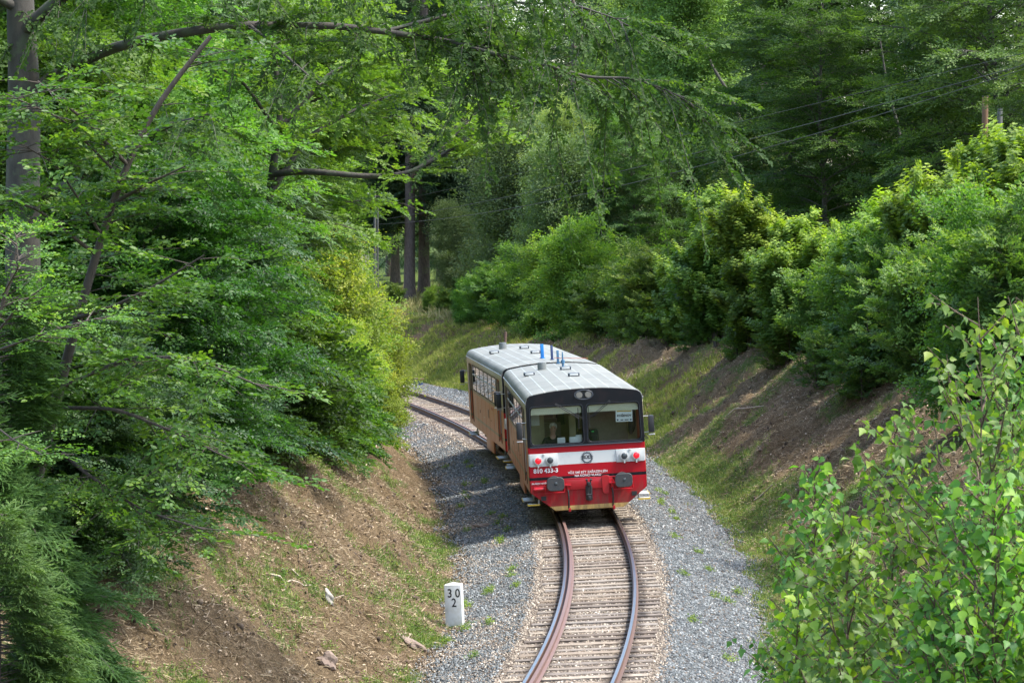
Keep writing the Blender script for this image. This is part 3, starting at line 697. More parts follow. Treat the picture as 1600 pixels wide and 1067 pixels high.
    for s in (-1, 1):
        b = BM()
        for sx in (-1, 1): b.cyl((sx*.76, s*4, .42), .42, .11, 'X', seg=32, bev=.015); b.cyl((sx*.70, s*4, .42), .45, .03, 'X', seg=32); b.cyl((sx*.84, s*4, .42), .13, .14, 'X', seg=16)
        b.cyl((0, s*4, .42), .08, 2.0, 'X', seg=12); b.build('wheelset', M['rail'], t)
    for k in range(5):
        for sx in (-1, 1):
            b = BM(); y = -3.6+k*1.8; b.box((sx*.92, y, 1.62), (.95, .45, .12), bev=.03); b.box((sx*.92, y+.22, 2.0), (.95, .10, .75), bev=.03); b.build('seat', M['wood'], t)
    make_front(t, -6.5, -1, number); make_front(t, 6.5, 1, None)
    return t
M['steelgrey'] = paint('grey_stack_steel', (.16, .18, .18), .6, .4)
def car_matrix(c):
    a = Vector([float(v) for v in line(c-4)[:2]]); b = Vector([float(v) for v in line(c+4)[:2]])
    m = (a+b)/2; hd = math.atan2((b-a).x, (b-a).y)
    return Matrix.Translation((m.x, m.y, 0)) @ Matrix.Rotation(-hd, 4, 'Z') @ Matrix.Rotation(-CANT, 4, 'Y')
car1 = make_railcar('810 433-3')
CM1 = car_matrix(SF+6.5); CM2 = car_matrix(SF+13.97+6.5)
car2 = copy_tree(car1)
for ch in list(car2.children):
    if ch.name.split('.')[0] in ('running_number', 'warning_lettering', 'small_lettering'): bpy.data.objects.remove(ch)
car1.matrix_world = CM1; car2.matrix_world = CM2
tag(car1, 'nearer railcar with red and white front, black windscreen surround and lit red tail lamps', 'railcar', 'coupled railcars')
tag(car2, 'second railcar with faded orange side, coupled behind the red-fronted one', 'railcar', 'coupled railcars')
# aerials on the roofs (parts of their cars)
def aerial(car, x, y, r, h, mat, kind=0):
    rf = [c for c in car.children if c.name.startswith('roof')][0]; z = roof_z(x); b = BM()
    if kind: b.cyl((x, y, z+.05), .035, .1, seg=10); b.cyl((x, y, z+.14), .06, .10, seg=12, bev=.01); b.cyl((x, y, z+.30), .026, .26, r2=.018, seg=10)
    else: b.box((x, y, z+h/2+.02), (r*1.5, r*1.1, h), bev=.012); b.cyl((x, y, z+.015), r*1.2, .03, seg=12)
    o = b.build('aerial', mat, rf)
    return o
aerial(car1, .16, 4.4, .05, .36, M['steelblue'], 1)
aerial(car1, .12, 6.1, .05, .38, M['steelblue']); aerial(car2, .17, -5.4, .05, .42, M['navy']); aerial(car2, .0, -4.2, .07, .42, M['blue'])
b = BM(); b.bar((-.0, 6.0, 3.63), (.95, 5.2, 3.6), .008); b.build('aerial_wire', M['orange'], [c for c in car1.children if c.name.startswith('roof')][0])
b = BM(); b.bar((-.31, 4.7, 3.60), (-.28, 4.7, 3.95), .05); b.build('exhaust_pipe', M['rail'], [c for c in car2.children if c.name.startswith('roof')][0])
# things in the cab, placed in car 1 coordinates
def in_car(o, lab=None, cat=None, mtx=None):
    o.matrix_world = CM1 @ (mtx or Matrix.Identity(4))
    if lab: tag(o, lab, cat)
sg = empty('destination_sign'); sg.matrix_world = CM1 @ Matrix.Translation((1.02, -6.40, 2.66)) @ Matrix.Rotation(R_(1.5), 4, 'Y')
tag(sg, 'white paper destination sign with yellow stripe behind the right windscreen', 'sign')
plate('sheet', [(-.215, -.155), (.215, -.155), (.215, .155), (-.215, .155)], [], .003, M['paper'], sg, fr(0))
plate('stripe', [(-.19, .10), (.19, .10), (.19, .13), (-.19, .13)], [], .002, M['yellow'], sg, fr(-.003))
text('station_name', 'KOŘENOV', .075, M['ink'], sg, fr(-.003), bold=.003)
for x in (-.17, .17): plate('pictogram', [(x-.02, -.125), (x+.02, -.125), (x+.02, -.085), (x-.02, -.085)], [], .002, M['navy'], sg, fr(-.003))
for x, w in ((-.06, .07), (.06, .10)): plate('small_mark', [(x-w/2, -.12), (x+w/2, -.12), (x+w/2, -.095), (x-w/2, -.095)], [], .002, M['frame'], sg, fr(-.003))
nt_ = plate('paper_notice', [(-1.32, 2.44), (-1.10, 2.44), (-1.10, 2.76), (-1.32, 2.76)], [], .003, M['paper'], None, fr(-5.10)); in_car(nt_, 'pale paper notice on the beige cab wall left of the driver', 'notice')
b = BM(); b.box((-.62, -6.22, 2.10), (.20, .04, .16), rot=Matrix.Rotation(.3, 3, 'X'), bev=.005); in_car(b.build('timetable_card', M['paper'], None), 'small white card standing on the desk in front of the driver', 'card')
b = BM(); b.box((-.25, -6.2, 2.10), (.34, .16, .16), bev=.04); b.box((-.16, -6.12, 2.19), (.16, .12, .05), bev=.02); in_car(b.build('white_bag', M['paper'], None), 'crumpled white bag lying on the cab desk by the centre pillar', 'bag')
M['coat'] = paint('dark_blue_cloth', (.022, .03, .042), .8, .3); M['shirt'] = paint('black_shirt', (.012, .014, .014), .85, .1)
b = BM(); b.sph((1.28, -5.6, 2.52), .14, (.75, .7, 2.6), 14); b.sph((1.24, -5.62, 2.3), .09, (.8, .7, 2.2), 12); b.bar((1.28, -5.6, 2.8), (1.3, -5.5, 2.95), .012); in_car(b.build('hanging_coat', M['coat'], None), 'dark blue coat hanging at the right end of the cab', 'coat')
bp = empty('backpack'); bp.matrix_world = CM1; tag(bp, 'black rucksack with a bright green mark behind the right windscreen', 'rucksack')
b = BM(); b.box((.22, -6.18, 2.17), (.26, .18, .38), bev=.08); b.box((.24, -6.28, 2.1), (.17, .05, .18), bev=.02); b.build('bag_body', M['shirt'], bp)
M['green'] = paint('green_cloth', (.02, .45, .08), .6, 0)
b = BM(); b.box((.20, -6.275, 2.29), (.06, .02, .03), bev=.005); b.build('logo_patch', M['green'], bp)
# the driver: seated, head bowed
def skin_mesh(name, nodes, edges, mat, parent, mtx, sub=2, root=0):
    me = bpy.data.meshes.new(name); me.from_pydata([n[0] for n in nodes], edges, []); me.update()
    o = bpy.data.objects.new(name, me); col.objects.link(o)
    o.modifiers.new('skin', 'SKIN'); o.modifiers['skin'].use_smooth_shade = True
    for i, n in enumerate(nodes): r = n[1] if isinstance(n[1], tuple) else (n[1], n[1]); me.skin_vertices[0].data[i].radius = r
    me.skin_vertices[0].data[root].use_root = True
    s = o.modifiers.new('sub', 'SUBSURF'); s.levels = s.render_levels = sub
    dg = bpy.context.evaluated_depsgraph_get(); m2 = bpy.data.meshes.new_from_object(o.evaluated_get(dg)); bpy.data.objects.remove(o)
    m2.transform(mtx); m2.name = name; return link(name, m2, mat, parent)
M['skin'] = paint('weathered_skin', (.46, .235, .165), .55, .1); M['hair'] = paint('grey_hair', (.55, .50, .44), .8, .2, 40)
drv = empty('person'); drv.matrix_world = CM1 @ Matrix.Translation((-.80, -5.62, 1.11)); tag(drv, 'grey-haired driver in a black shirt seated in the cab looking down', 'person')
I4 = Matrix.Identity(4)
nodes = [((0, .05, .52), .15), ((0, .04, .72), .14), ((0, .02, .95), (.17, .11)), ((0, 0, 1.05), (.10, .08)), ((.0, -.03, 1.13), .055), ((.01, -.06, 1.20), (.075, .08)), ((.02, -.08, 1.28), (.083, .10)), ((.02, -.06, 1.35), (.06, .075))]
ed = [(i, i+1) for i in range(7)]
def limb(start, pts):
    p = start
    for q in pts: nodes.append(q); ed.append((p, len(nodes)-1)); p = len(nodes)-1
    return p
for sx in (-1, 1):
    h = limb(2, [((sx*.19, .0, .97), .06), ((sx*.27, -.10, .82), .048), ((sx*.30, -.17, .72), .042), ((sx*.22, -.30, .74), .036), ((sx*.17, -.42, .80), .024), ((sx*.16, -.48, .80), (.036, .018))])
    for k, (fx, L) in enumerate(((-.026, .075), (-.009, .085), (.009, .08), (.026, .062))):
        limb(h, [((sx*.16+fx, -.52, .80), .009), ((sx*.16+fx*1.1, -.52-L*.5, .795), .008), ((sx*.16+fx*1.15, -.52-L*.9, .775), .007)])
    limb(h, [((sx*.16-sx*.038, -.47, .79), .010), ((sx*.16-sx*.055, -.51, .78), .008)])
    limb(0, [((sx*.10, -.08, .50), .085), ((sx*.13, -.42, .50), .062), ((sx*.13, -.46, .42), .055), ((sx*.13, -.44, .12), .04), ((sx*.13, -.48, .05), .038), ((sx*.13, -.60, .035), .03)])
body = skin_mesh('body', nodes, ed, M['skin'], drv, I4, 2)
sh = [((0, .05, .50), .17), ((0, .04, .72), .165), ((0, .02, .95), (.195, .13)), ((0, -.01, 1.10), (.085, .075))]; se = [(0, 1), (1, 2), (2, 3)]
for sx in (-1, 1):
    k = len(sh); sh += [((sx*.20, .0, .97), .075), ((sx*.28, -.11, .82), .064), ((sx*.29, -.13, .77), .062)]; se += [(2, k), (k, k+1), (k+1, k+2)]
skin_mesh('shirt', sh, se, M['shirt'], drv, I4, 2)
tr = [((0, .05, .50), .16)]; te = []
for sx in (-1, 1):
    k = len(tr); tr += [((sx*.10, -.08, .50), .10), ((sx*.13, -.42, .50), .078), ((sx*.13, -.46, .42), .07), ((sx*.13, -.44, .12), .055)]; te += [(0, k), (k, k+1), (k+1, k+2), (k+2, k+3)]
skin_mesh('trousers', tr, te, M['coat'], drv, I4, 1)
b = BM(); b.sph((.02, -.035, 1.325), .112, (.92, 1.05, .92), 16)
for v in list(b.b.verts):
    if v.co.y < -.09 and v.co.z < 1.33: v.co.y = -.09; v.co.z = max(v.co.z, 1.32)
b.build('hair', M['hair'], drv)
b = BM(); b.box((.02, -.165, 1.255), (.022, .03, .045), bev=.009); b.build('nose', M['skin'], drv)
b = BM()
for sx in (-1, 1): b.sph((.02+sx*.03, -.158, 1.285), .010, (1.2, .6, .7), 8)
b.build('eyes', M['ink'], drv)
b = BM(); b.box((.02, -.152, 1.215), (.045, .012, .010), bev=.003); b.build('mouth', M['wood'], drv)
b = BM()
for sx in (-1, 1): b.sph((.02+sx*.083, -.06, 1.265), .025, (.4, .7, 1.2), 8)
b.build('ears', M['skin'], drv)
b = BM(); b.box((-.80, -5.5, 1.62), (.46, .44, .10), bev=.03); b.box((-.80, -5.30, 1.88), (.44, .08, .5), bev=.03); b.cyl((-.8, -5.5, 1.38), .05, .4); st = b.build('driver_seat', M['coat'], car1)
# ------------------------------------------------------------ foliage tools
def norm(a): return a/(np.linalg.norm(a, axis=-1, keepdims=True)+1e-9)
LT = {
 'quad': (np.array([[0, 0, 0], [.45, .30, .07], [1, 0, -.06], [.45, -.30, .07]]), np.array([[0, 1, 2, 3]])),
 'oval': (np.array([[0, 0, 0], [.28, .27, .06], [.68, .24, .05], [1, 0, -.08], [.68, -.24, .05], [.28, -.27, .06]]), np.array([[0, 1, 2, 3], [0, 3, 4, 5]])),
 'needle': (np.array([[0, .09, 0], [0, -.09, 0], [1, -.045, -.05], [1, .045, -.05]]), np.array([[0, 1, 2, 3]])),
 'blade': (np.array([[0, .045, 0], [0, -.045, 0], [.55, -.035, .0], [.55, .035, .0], [1, 0, -.12], [1, .004, -.12]]), np.array([[0, 1, 2, 3], [3, 2, 4, 5]])),
 'birch': (np.array([[0, 0, 0], [.12, .26, .05], [.36, .40, .08], [.62, .24, .06], [1.08, 0, -.12], [.62, -.24, .06], [.36, -.40, .08], [.12, -.26, .05], [.4, 0, -.01], [.7, 0, -.03]]),
           np.array([[0, 1, 2, 8], [8, 2, 3, 9], [9, 3, 4, 4], [0, 8, 6, 7], [8, 9, 5, 6], [9, 4, 5, 5]])),
 'maple': (np.array([[0, 0, 0], [.10, .42, .05], [.42, .30, .02], [.55, .52, .08], [.62, .18, .0], [1, 0, -.10], [.62, -.18, 0], [.55, -.52, .08], [.42, -.30, .02], [.10, -.42, .05]]),
           np.array([[0, 1, 2, 2], [0, 2, 4, 4], [2, 3, 4, 4], [0, 4, 5, 6], [0, 6, 8, 8], [6, 7, 8, 8], [0, 8, 9, 9]])),
}
for k in ('birch', 'maple'):   # split into clean triangles
    v, f = LT[k]; tri = []
    for q in f:
        tri.append([q[0], q[1], q[2]])
        if q[3] != q[2]: tri.append([q[0], q[2], q[3]])
    LT[k] = (v, np.array(tri))
def spray(kind, n=16, L=.45, seed=0):
    """leaf frames in the spray's own frame: origin, axis, normal, size"""
    r = np.random.default_rng(seed); P = []; A = []; N = []; S = []
    def twig(o, d, ln, m, ls, t0=.12):
        for k in range(m):
            t = t0+(1-t0)*(k+.5*r.random())/m; sg = 1 if k % 2 else -1
            p = o+d*t*ln; p = p+np.array([0, 0, -.12*ln*t*t])
            side = np.array([-d[1], d[0], 0])*sg; a = d*.75+side*.75+r.normal(0, .14, 3)
            if k == m-1: a = d
            nn = np.array([0, 0, 1])+r.normal(0, .42, 3); P.append(p); A.append(a); N.append(nn); S.append(ls*r.uniform(.75, 1.2))
    d0 = np.array([1., 0, 0])
    if kind == 'planar':
        twig(np.zeros(3), d0, L, n//3+1, .072)
        for k, t in enumerate((.2, .45, .7)):
            sg = 1 if k % 2 else -1; d = norm(np.array([.8, .65*sg, 0])); twig(d0*L*t, d, L*(.62-.4*t), n//4, .066)
    elif kind == 'round':     # loose all-round cluster
        for k in range(n):
            p = r.normal(0, .30, 3)*L+d0*L*.4; P.append(p); A.append(norm(p+d0*.2*L)+r.normal(0, .5, 3)+np.array([0, 0, -.25])); N.append(np.array([0, 0, 1])+r.normal(0, .45, 3)); S.append(.07*r.uniform(.7, 1.25))
    elif kind == 'tier':      # maple shoot: pairs of big level leaves
        for k in range(n):
            t = (k//2)/(n/2); az = (k % 2)*math.pi+(k//2)*1.6+r.normal(0, .3); p = d0*L*t
            e = np.array([.25, math.cos(az), math.sin(az)]); P.append(p+.05*e*(1-t)); A.append(e+np.array([0, 0, .0])); N.append(np.array([1., 0, 0])+e*.25+r.normal(0, .30, 3)); S.append(.115*r.uniform(.6, 1.2)*(1.1-.5*t))
    elif kind == 'needle':
        for q in range(3):
            o = d0*L*(q*.28); 
            for sg in (-1, 1):
                if q == 0 and sg == 1: pass
                d = norm(np.array([.8, .62*sg, -.05])); ln = L*(.5-.12*q)
                for k in range(n//6):
                    P.append(o+d*ln*k/(n//6)); A.append(d+r.normal(0, .18, 3)); N.append(np.array([0, 0, 1])+r.normal(0, .6, 3)); S.append(.13*r.uniform(.7, 1.2))
        for k in range(n//4): P.append(d0*L*k/(n//4)); A.append(d0+r.normal(0, .25, 3)); N.append(np.array([0, 0, 1])+r.normal(0, .6, 3)); S.append(.13)
    elif kind == 'hang':      # drooping twig with leaves both sides
        for k in range(n):
            t = k/n; sg = 1 if k % 2 else -1; P.append(d0*L*t+np.array([0, 0, 0])); A.append(d0*.9+np.array([0, sg*.75, 0])+r.normal(0, .25, 3)); N.append(np.array([0, 0, 1])+r.normal(0, .5, 3)); S.append(.068*r.uniform(.7, 1.2))
    P = np.array(P); A = norm(np.array(A)); N = np.array(N); N = norm(N-A*(N*A).sum(1, keepdims=True))
    return P, A, N, np.array(S)
def leaves_from(sp_pos, sp_dir, sp_up, sp_sc, sk, r, nvar=5, lsc=1.0, **kw):
    D = norm(sp_dir); U = norm(sp_up-D*(sp_up*D).sum(1, keepdims=True)); Sd = np.cross(U, D)
    outs = []
    for v in range(nvar):
        idx = np.arange(v, len(D), nvar)
        if not len(idx): continue
        P, A, N, S = spray(sk, seed=v+1, **kw)
        R = np.stack([D[idx], Sd[idx], U[idx]], 2); sc = sp_sc[idx]
        p = np.einsum('mij,kj->mki', R, P)*sc[:, None, None]+sp_pos[idx][:, None]
        a = np.einsum('mij,kj->mki', R, A); n = np.einsum('mij,kj->mki', R, N)
        s = np.broadcast_to(S[None]*lsc, a.shape[:2])*r.uniform(.9, 1.1, (len(idx), 1)); sid = np.repeat(idx, len(S))
        outs.append((p.reshape(-1, 3), a.reshape(-1, 3), n.reshape(-1, 3), s.ravel(), sid))
    return [np.concatenate(z) for z in zip(*outs)]
def leaf_mesh(name, P, A, N, S, tint, lt):
    tV, tF = LT[lt]; B = np.cross(N, A); k = len(tV)
    V = P[:, None]+S[:, None, None]*(tV[None, :, 0:1]*A[:, None]+tV[None, :, 1:2]*B[:, None]+tV[None, :, 2:3]*N[:, None])
    Fc = tF[None]+(np.arange(len(P))*k)[:, None, None]
    return mesh_np(name, V.reshape(-1, 3), Fc.reshape(-1, tF.shape[1]), np.repeat(tint, len(tF)))

ENV = {  # crown radius against relative height
 'round': lambda t: np.sqrt(np.clip(1-((t-.45)/.58)**2, .03, 1)),
 'bush': lambda t: np.sqrt(np.clip(1-((t-.32)/.70)**2, .03, 1)),
 'cone': lambda t: np.clip(1.02-t, .03, 1)**.85,
 'column': lambda t: np.clip(.75+.3*np.sin(t*3.14), 0, 1)*np.clip((1.03-t)*3, .05, 1),
 'tall': lambda t: np.clip(np.sin(np.clip(t*.93+.12, 0, 1)*math.pi), .05, 1)**.7,
}
SPEC = dict(
 beech=dict(env='round', sk='planar', lt='oval', n=18, L=.5, bark='bark_beech', mat='beech', e0=.25, droop=.45, up=.15, nl=44, sub=3.2, sps=.16, noise=.35),
 maple=dict(leaders=16, base=.12, lv=(.5, 1.3), top=.35, env='bush', sk='tier', lt='maple', n=12, L=.45, bark='bark_beech', mat='maple', e0=.95, droop=.25, up=.5, nl=34, sub=4.5, sps=.16, noise=.35, upd=.55),
 hazel=dict(leaders=12, base=.08, lv=(.5, 1.3), top=.15, env='bush', sk='planar', lt='quad', n=16, L=.42, bark='bark_dark', mat='hazel', e0=.7, droop=.35, up=.4, nl=34, sub=4.5, sps=.15, noise=.4),
 birch=dict(leaders=14, base=.06, lv=(.5, 1.35), top=.2, env='column', sk='round', lt='quad', n=22, L=.42, bark='bark_beech', mat='birch', e0=.8, droop=.6, up=.5, nl=38, sub=4, sps=.17, noise=.5),
 willow=dict(env='bush', sk='round', lt='quad', n=26, L=.6, bark='bark_dark', mat='willow', e0=.8, droop=.5, up=.5, nl=80, sub=3.6, sps=.24, noise=.5),
 spruce=dict(env='cone', sk='needle', lt='needle', n=24, L=.6, bark='bark_spruce', mat='spruce', e0=-.05, droop=.45, up=.1, nl=120, sub=3.2, sps=.28, noise=.25),
)
def make_tree(name, kind, H, R, seed=0, t0=.08, lsc=1.0, ssc=1.0, mat=None, dens=1.0, trunk_r=None, lean=(0, 0), stems=1, twig_tubes=True, trunk_t=None, **over):
    """Empty > trunk, crown ; everything grown from seed"""
    sp = dict(SPEC[kind]); sp.update(over); r = np.random.default_rng(seed); acc = Acc(); SP = []; SD = []; SU = []; SS = []; ST = []
    tr = trunk_r or H*.012+.02
    for st in range(stems):
        off = np.array([0., 0, 0]) if stems == 1 else np.array([*(r.normal(0, .28, 2)*R*.5), 0])
        Hs = H*(1 if st == 0 else r.uniform(.65, .95)); Rs = R if stems == 1 else R*.68
        ln = np.array([lean[0], lean[1]])+r.normal(0, .03, 2)+(0 if stems == 1 else off[:2]/R*.5)
        tt = np.linspace(0, 1, 12); wob = np.cumsum(r.normal(0, .012*H, (12, 2)), 0)*np.linspace(0, 1, 12)[:, None]*.5
        path = np.stack([off[0]+ln[0]*tt*Hs+wob[:, 0], off[1]+ln[1]*tt*Hs+wob[:, 1], -.5+(Hs+.5)*tt], 1)
        rad = tr*(1-tt*.93)**.8*(1+.35*np.exp(-tt*14)); 
        acc.tube(path, rad, 9 if H > 5 else 6)
        nl = int(sp['nl']*dens**.5/(stems**.5))
        for k in range(nl):
            t = t0+(1-t0)*((k+r.random())/nl)**.95; 
            if t > .985: t = .985
            base = np.array([np.interp(t, tt, path[:, i]) for i in range(3)])
            tc = (t-t0)/(1-t0); L = Rs*float(ENV[sp['env']](np.array(tc)))*r.uniform(*sp.get('lv', (.72, 1.18))); az = k*2.399+r.normal(0, .3)
            e = sp['e0']+r.normal(0, .12)+(.45*tc if kind != 'spruce' else .5*tc**2)
            if kind == 'spruce': az = k*2.399*1.3
            m = 7; u = np.linspace(0, 1, m); el = e-sp['droop']*u**1.3*1.3; step = L/(m-1)
            hd = az+np.cumsum(r.normal(0, .10, m)); d = np.stack([np.cos(hd)*np.cos(el), np.sin(hd)*np.cos(el), np.sin(el)], 1)
            lp = base+np.concatenate([[[0, 0, 0]], np.cumsum(d[:-1]*step, 0)])
            lr = max(.006, tr*.34*(1-t*.75)*min(1.3, L/R+.2)); acc.tube(lp, lr*(1-u*.85), 5)
            tint = r.normal(0, .09)
            ns = max(2, int(sp['sub']*L*dens**.5))
            for j in range(ns+1):
                uu = .16+.84*(j+r.random()*.7)/(ns+1); uu = min(uu, .99)
                bp_ = np.array([np.interp(uu, u, lp[:, i]) for i in range(3)]); bd = d[min(m-1, int(uu*m))]
                sg = 1 if j % 2 else -1; side = norm(np.cross(bd, [0, 0, 1.])+r.normal(0, sp['noise']*.6, 3)); 
                dd = norm(bd*(.55+.3*r.random())+side*sg*.8+np.array([0, 0, sp['up']*.35])); 
                if j == ns: dd = bd; bp_ = lp[-1]
                bl = (L*.36*(1.15-uu)+.22*ssc)*r.uniform(.7, 1.2)
                q = np.linspace(0, 1, 4); drp = np.array([0, 0, -.22 if kind != 'maple' else .1])
                bpts = bp_+dd*(q*bl)[:, None]+drp*(q**2*bl)[:, None]
                if twig_tubes: acc.tube(bpts, np.linspace(max(.004, lr*.30), .003, 4), 3)
                cnt = max(1, int(bl/sp['sps']/ssc*dens**.5)); w = (np.arange(cnt)+r.random(cnt)*.6+.4)/cnt
                pp = bp_+dd*(w*bl)[:, None]+drp*(w**2*bl)[:, None]
                sgn = np.where(np.arange(cnt) % 2 == 0, 1, -1)[:, None]; sd2 = norm(np.cross(dd, [0, 0, 1.])+1e-6)
                di = dd*.8+sd2*sgn*.55+r.normal(0, sp['noise']*.5, (cnt, 3)); di[-1] = dd
                if sp.get('upd'): di = di*(1-sp['upd'])+np.array([0, 0, sp['upd']])
                SP.append(pp); SD.append(di); SU.append(np.array([0, 0, 1.])+norm((pp-base)*[1, 1, .3]+1e-4)*sp.get('tilt', .75)+r.normal(0, sp['noise'], (cnt, 3))); SS.append(np.full(cnt, ssc)*r.uniform(.75, 1.2, cnt))
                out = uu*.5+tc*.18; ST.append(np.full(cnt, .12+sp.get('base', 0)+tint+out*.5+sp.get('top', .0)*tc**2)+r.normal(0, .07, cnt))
    if sp.get('leaders') and H < 8:
        pts_ = np.concatenate(SP); top = pts_[:, 2] > np.quantile(pts_[:, 2], .55); rr_ = np.hypot(pts_[:, 0], pts_[:, 1]); cand = np.where(top | (rr_ > R*.7))[0]
        for k in range(sp['leaders']):
            b0 = pts_[r.choice(cand)]; Lh = H*r.uniform(.08, .22); q = np.linspace(0, 1, 5); dv = norm(np.array([*(r.normal(0, .16, 2)), 1.])); bp = b0+dv*(q*Lh)[:, None]; acc.tube(bp, np.linspace(.012, .003, 5), 4)
            cnt = max(4, int(Lh/.13)); w = (np.arange(cnt)+.5)/cnt; pp = b0+dv*(w*Lh)[:, None]; di = np.stack([np.cos(w*40), np.sin(w*40), np.full(cnt, .5)], 1)
            SP.append(pp); SD.append(di); SU.append(np.array([0, 0, 1.])+r.normal(0, .3, (cnt, 3))); SS.append((1.0-w*.55)*ssc*.8); ST.append(.5+.3*w)
    SP = np.concatenate(SP); SD = np.concatenate(SD); SU = np.concatenate(SU); SS = np.concatenate(SS); ST = np.concatenate(ST)
    P, A, N, S, sid = leaves_from(SP, SD, SU, SS, sp['sk'], r, n=sp['n'], L=sp['L'], lsc=lsc)
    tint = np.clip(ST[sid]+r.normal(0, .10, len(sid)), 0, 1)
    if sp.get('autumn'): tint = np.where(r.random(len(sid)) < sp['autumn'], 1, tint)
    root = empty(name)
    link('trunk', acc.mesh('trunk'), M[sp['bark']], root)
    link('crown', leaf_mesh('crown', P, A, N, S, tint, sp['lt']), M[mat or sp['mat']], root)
    root['n'] = len(P); return root
LEAVES = [0]
def place(o, px=None, Z=None, x=None, y=None, z=None, rz=0, sc=1, label=None, cat=None, group=None, sz=None):
    if x is None: x = wx(px, Z); y = Z
    if z is None: z = G1(x, y)-.1
    o.location = (x, y, z); o.rotation_euler.z = rz; o.scale = (sc, sc, sz or sc)
    tag(o, label, cat, group); LEAVES[0] += o.get('n', 0)
    if 'n' in o: del o['n']
    return o
# ------------------------------------------------------------ the wood behind (right and centre)
PR = {}
def proto(key, *a, **k):
    PR[key] = ('new', make_tree(*a, **k)); return PR[key][1]
def get(key):
    st, o = PR[key]
    if st == 'new': PR[key] = ('used', o); return o
    c = copy_tree(o); return c
GF = 'tall trees of the wood on the hillside'
FL = 1.9     # far trees carry larger leaf clumps
proto('spruce', 'spruce_tree', 'spruce', 24, 3.6, 1, t0=.10, lsc=2.1, ssc=1.9, trunk_r=.30, dens=1.3)
proto('spruce2', 'spruce_tree', 'spruce', 26, 4.2, 2, t0=.16, lsc=2.1, ssc=1.9, trunk_r=.34, dens=1.3)
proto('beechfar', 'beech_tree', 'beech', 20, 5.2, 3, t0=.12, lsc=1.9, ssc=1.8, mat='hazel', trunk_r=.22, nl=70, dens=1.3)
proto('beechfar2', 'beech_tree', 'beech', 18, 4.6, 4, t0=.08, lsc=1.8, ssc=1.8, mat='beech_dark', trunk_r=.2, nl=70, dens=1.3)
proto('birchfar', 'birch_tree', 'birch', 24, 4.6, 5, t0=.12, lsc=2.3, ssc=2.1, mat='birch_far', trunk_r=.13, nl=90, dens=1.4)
proto('willow', 'willow_tree', 'willow', 11, 5.0, 6, t0=.03, lsc=2.0, ssc=1.6, trunk_r=.12, nl=90, dens=1.5, stems=2)
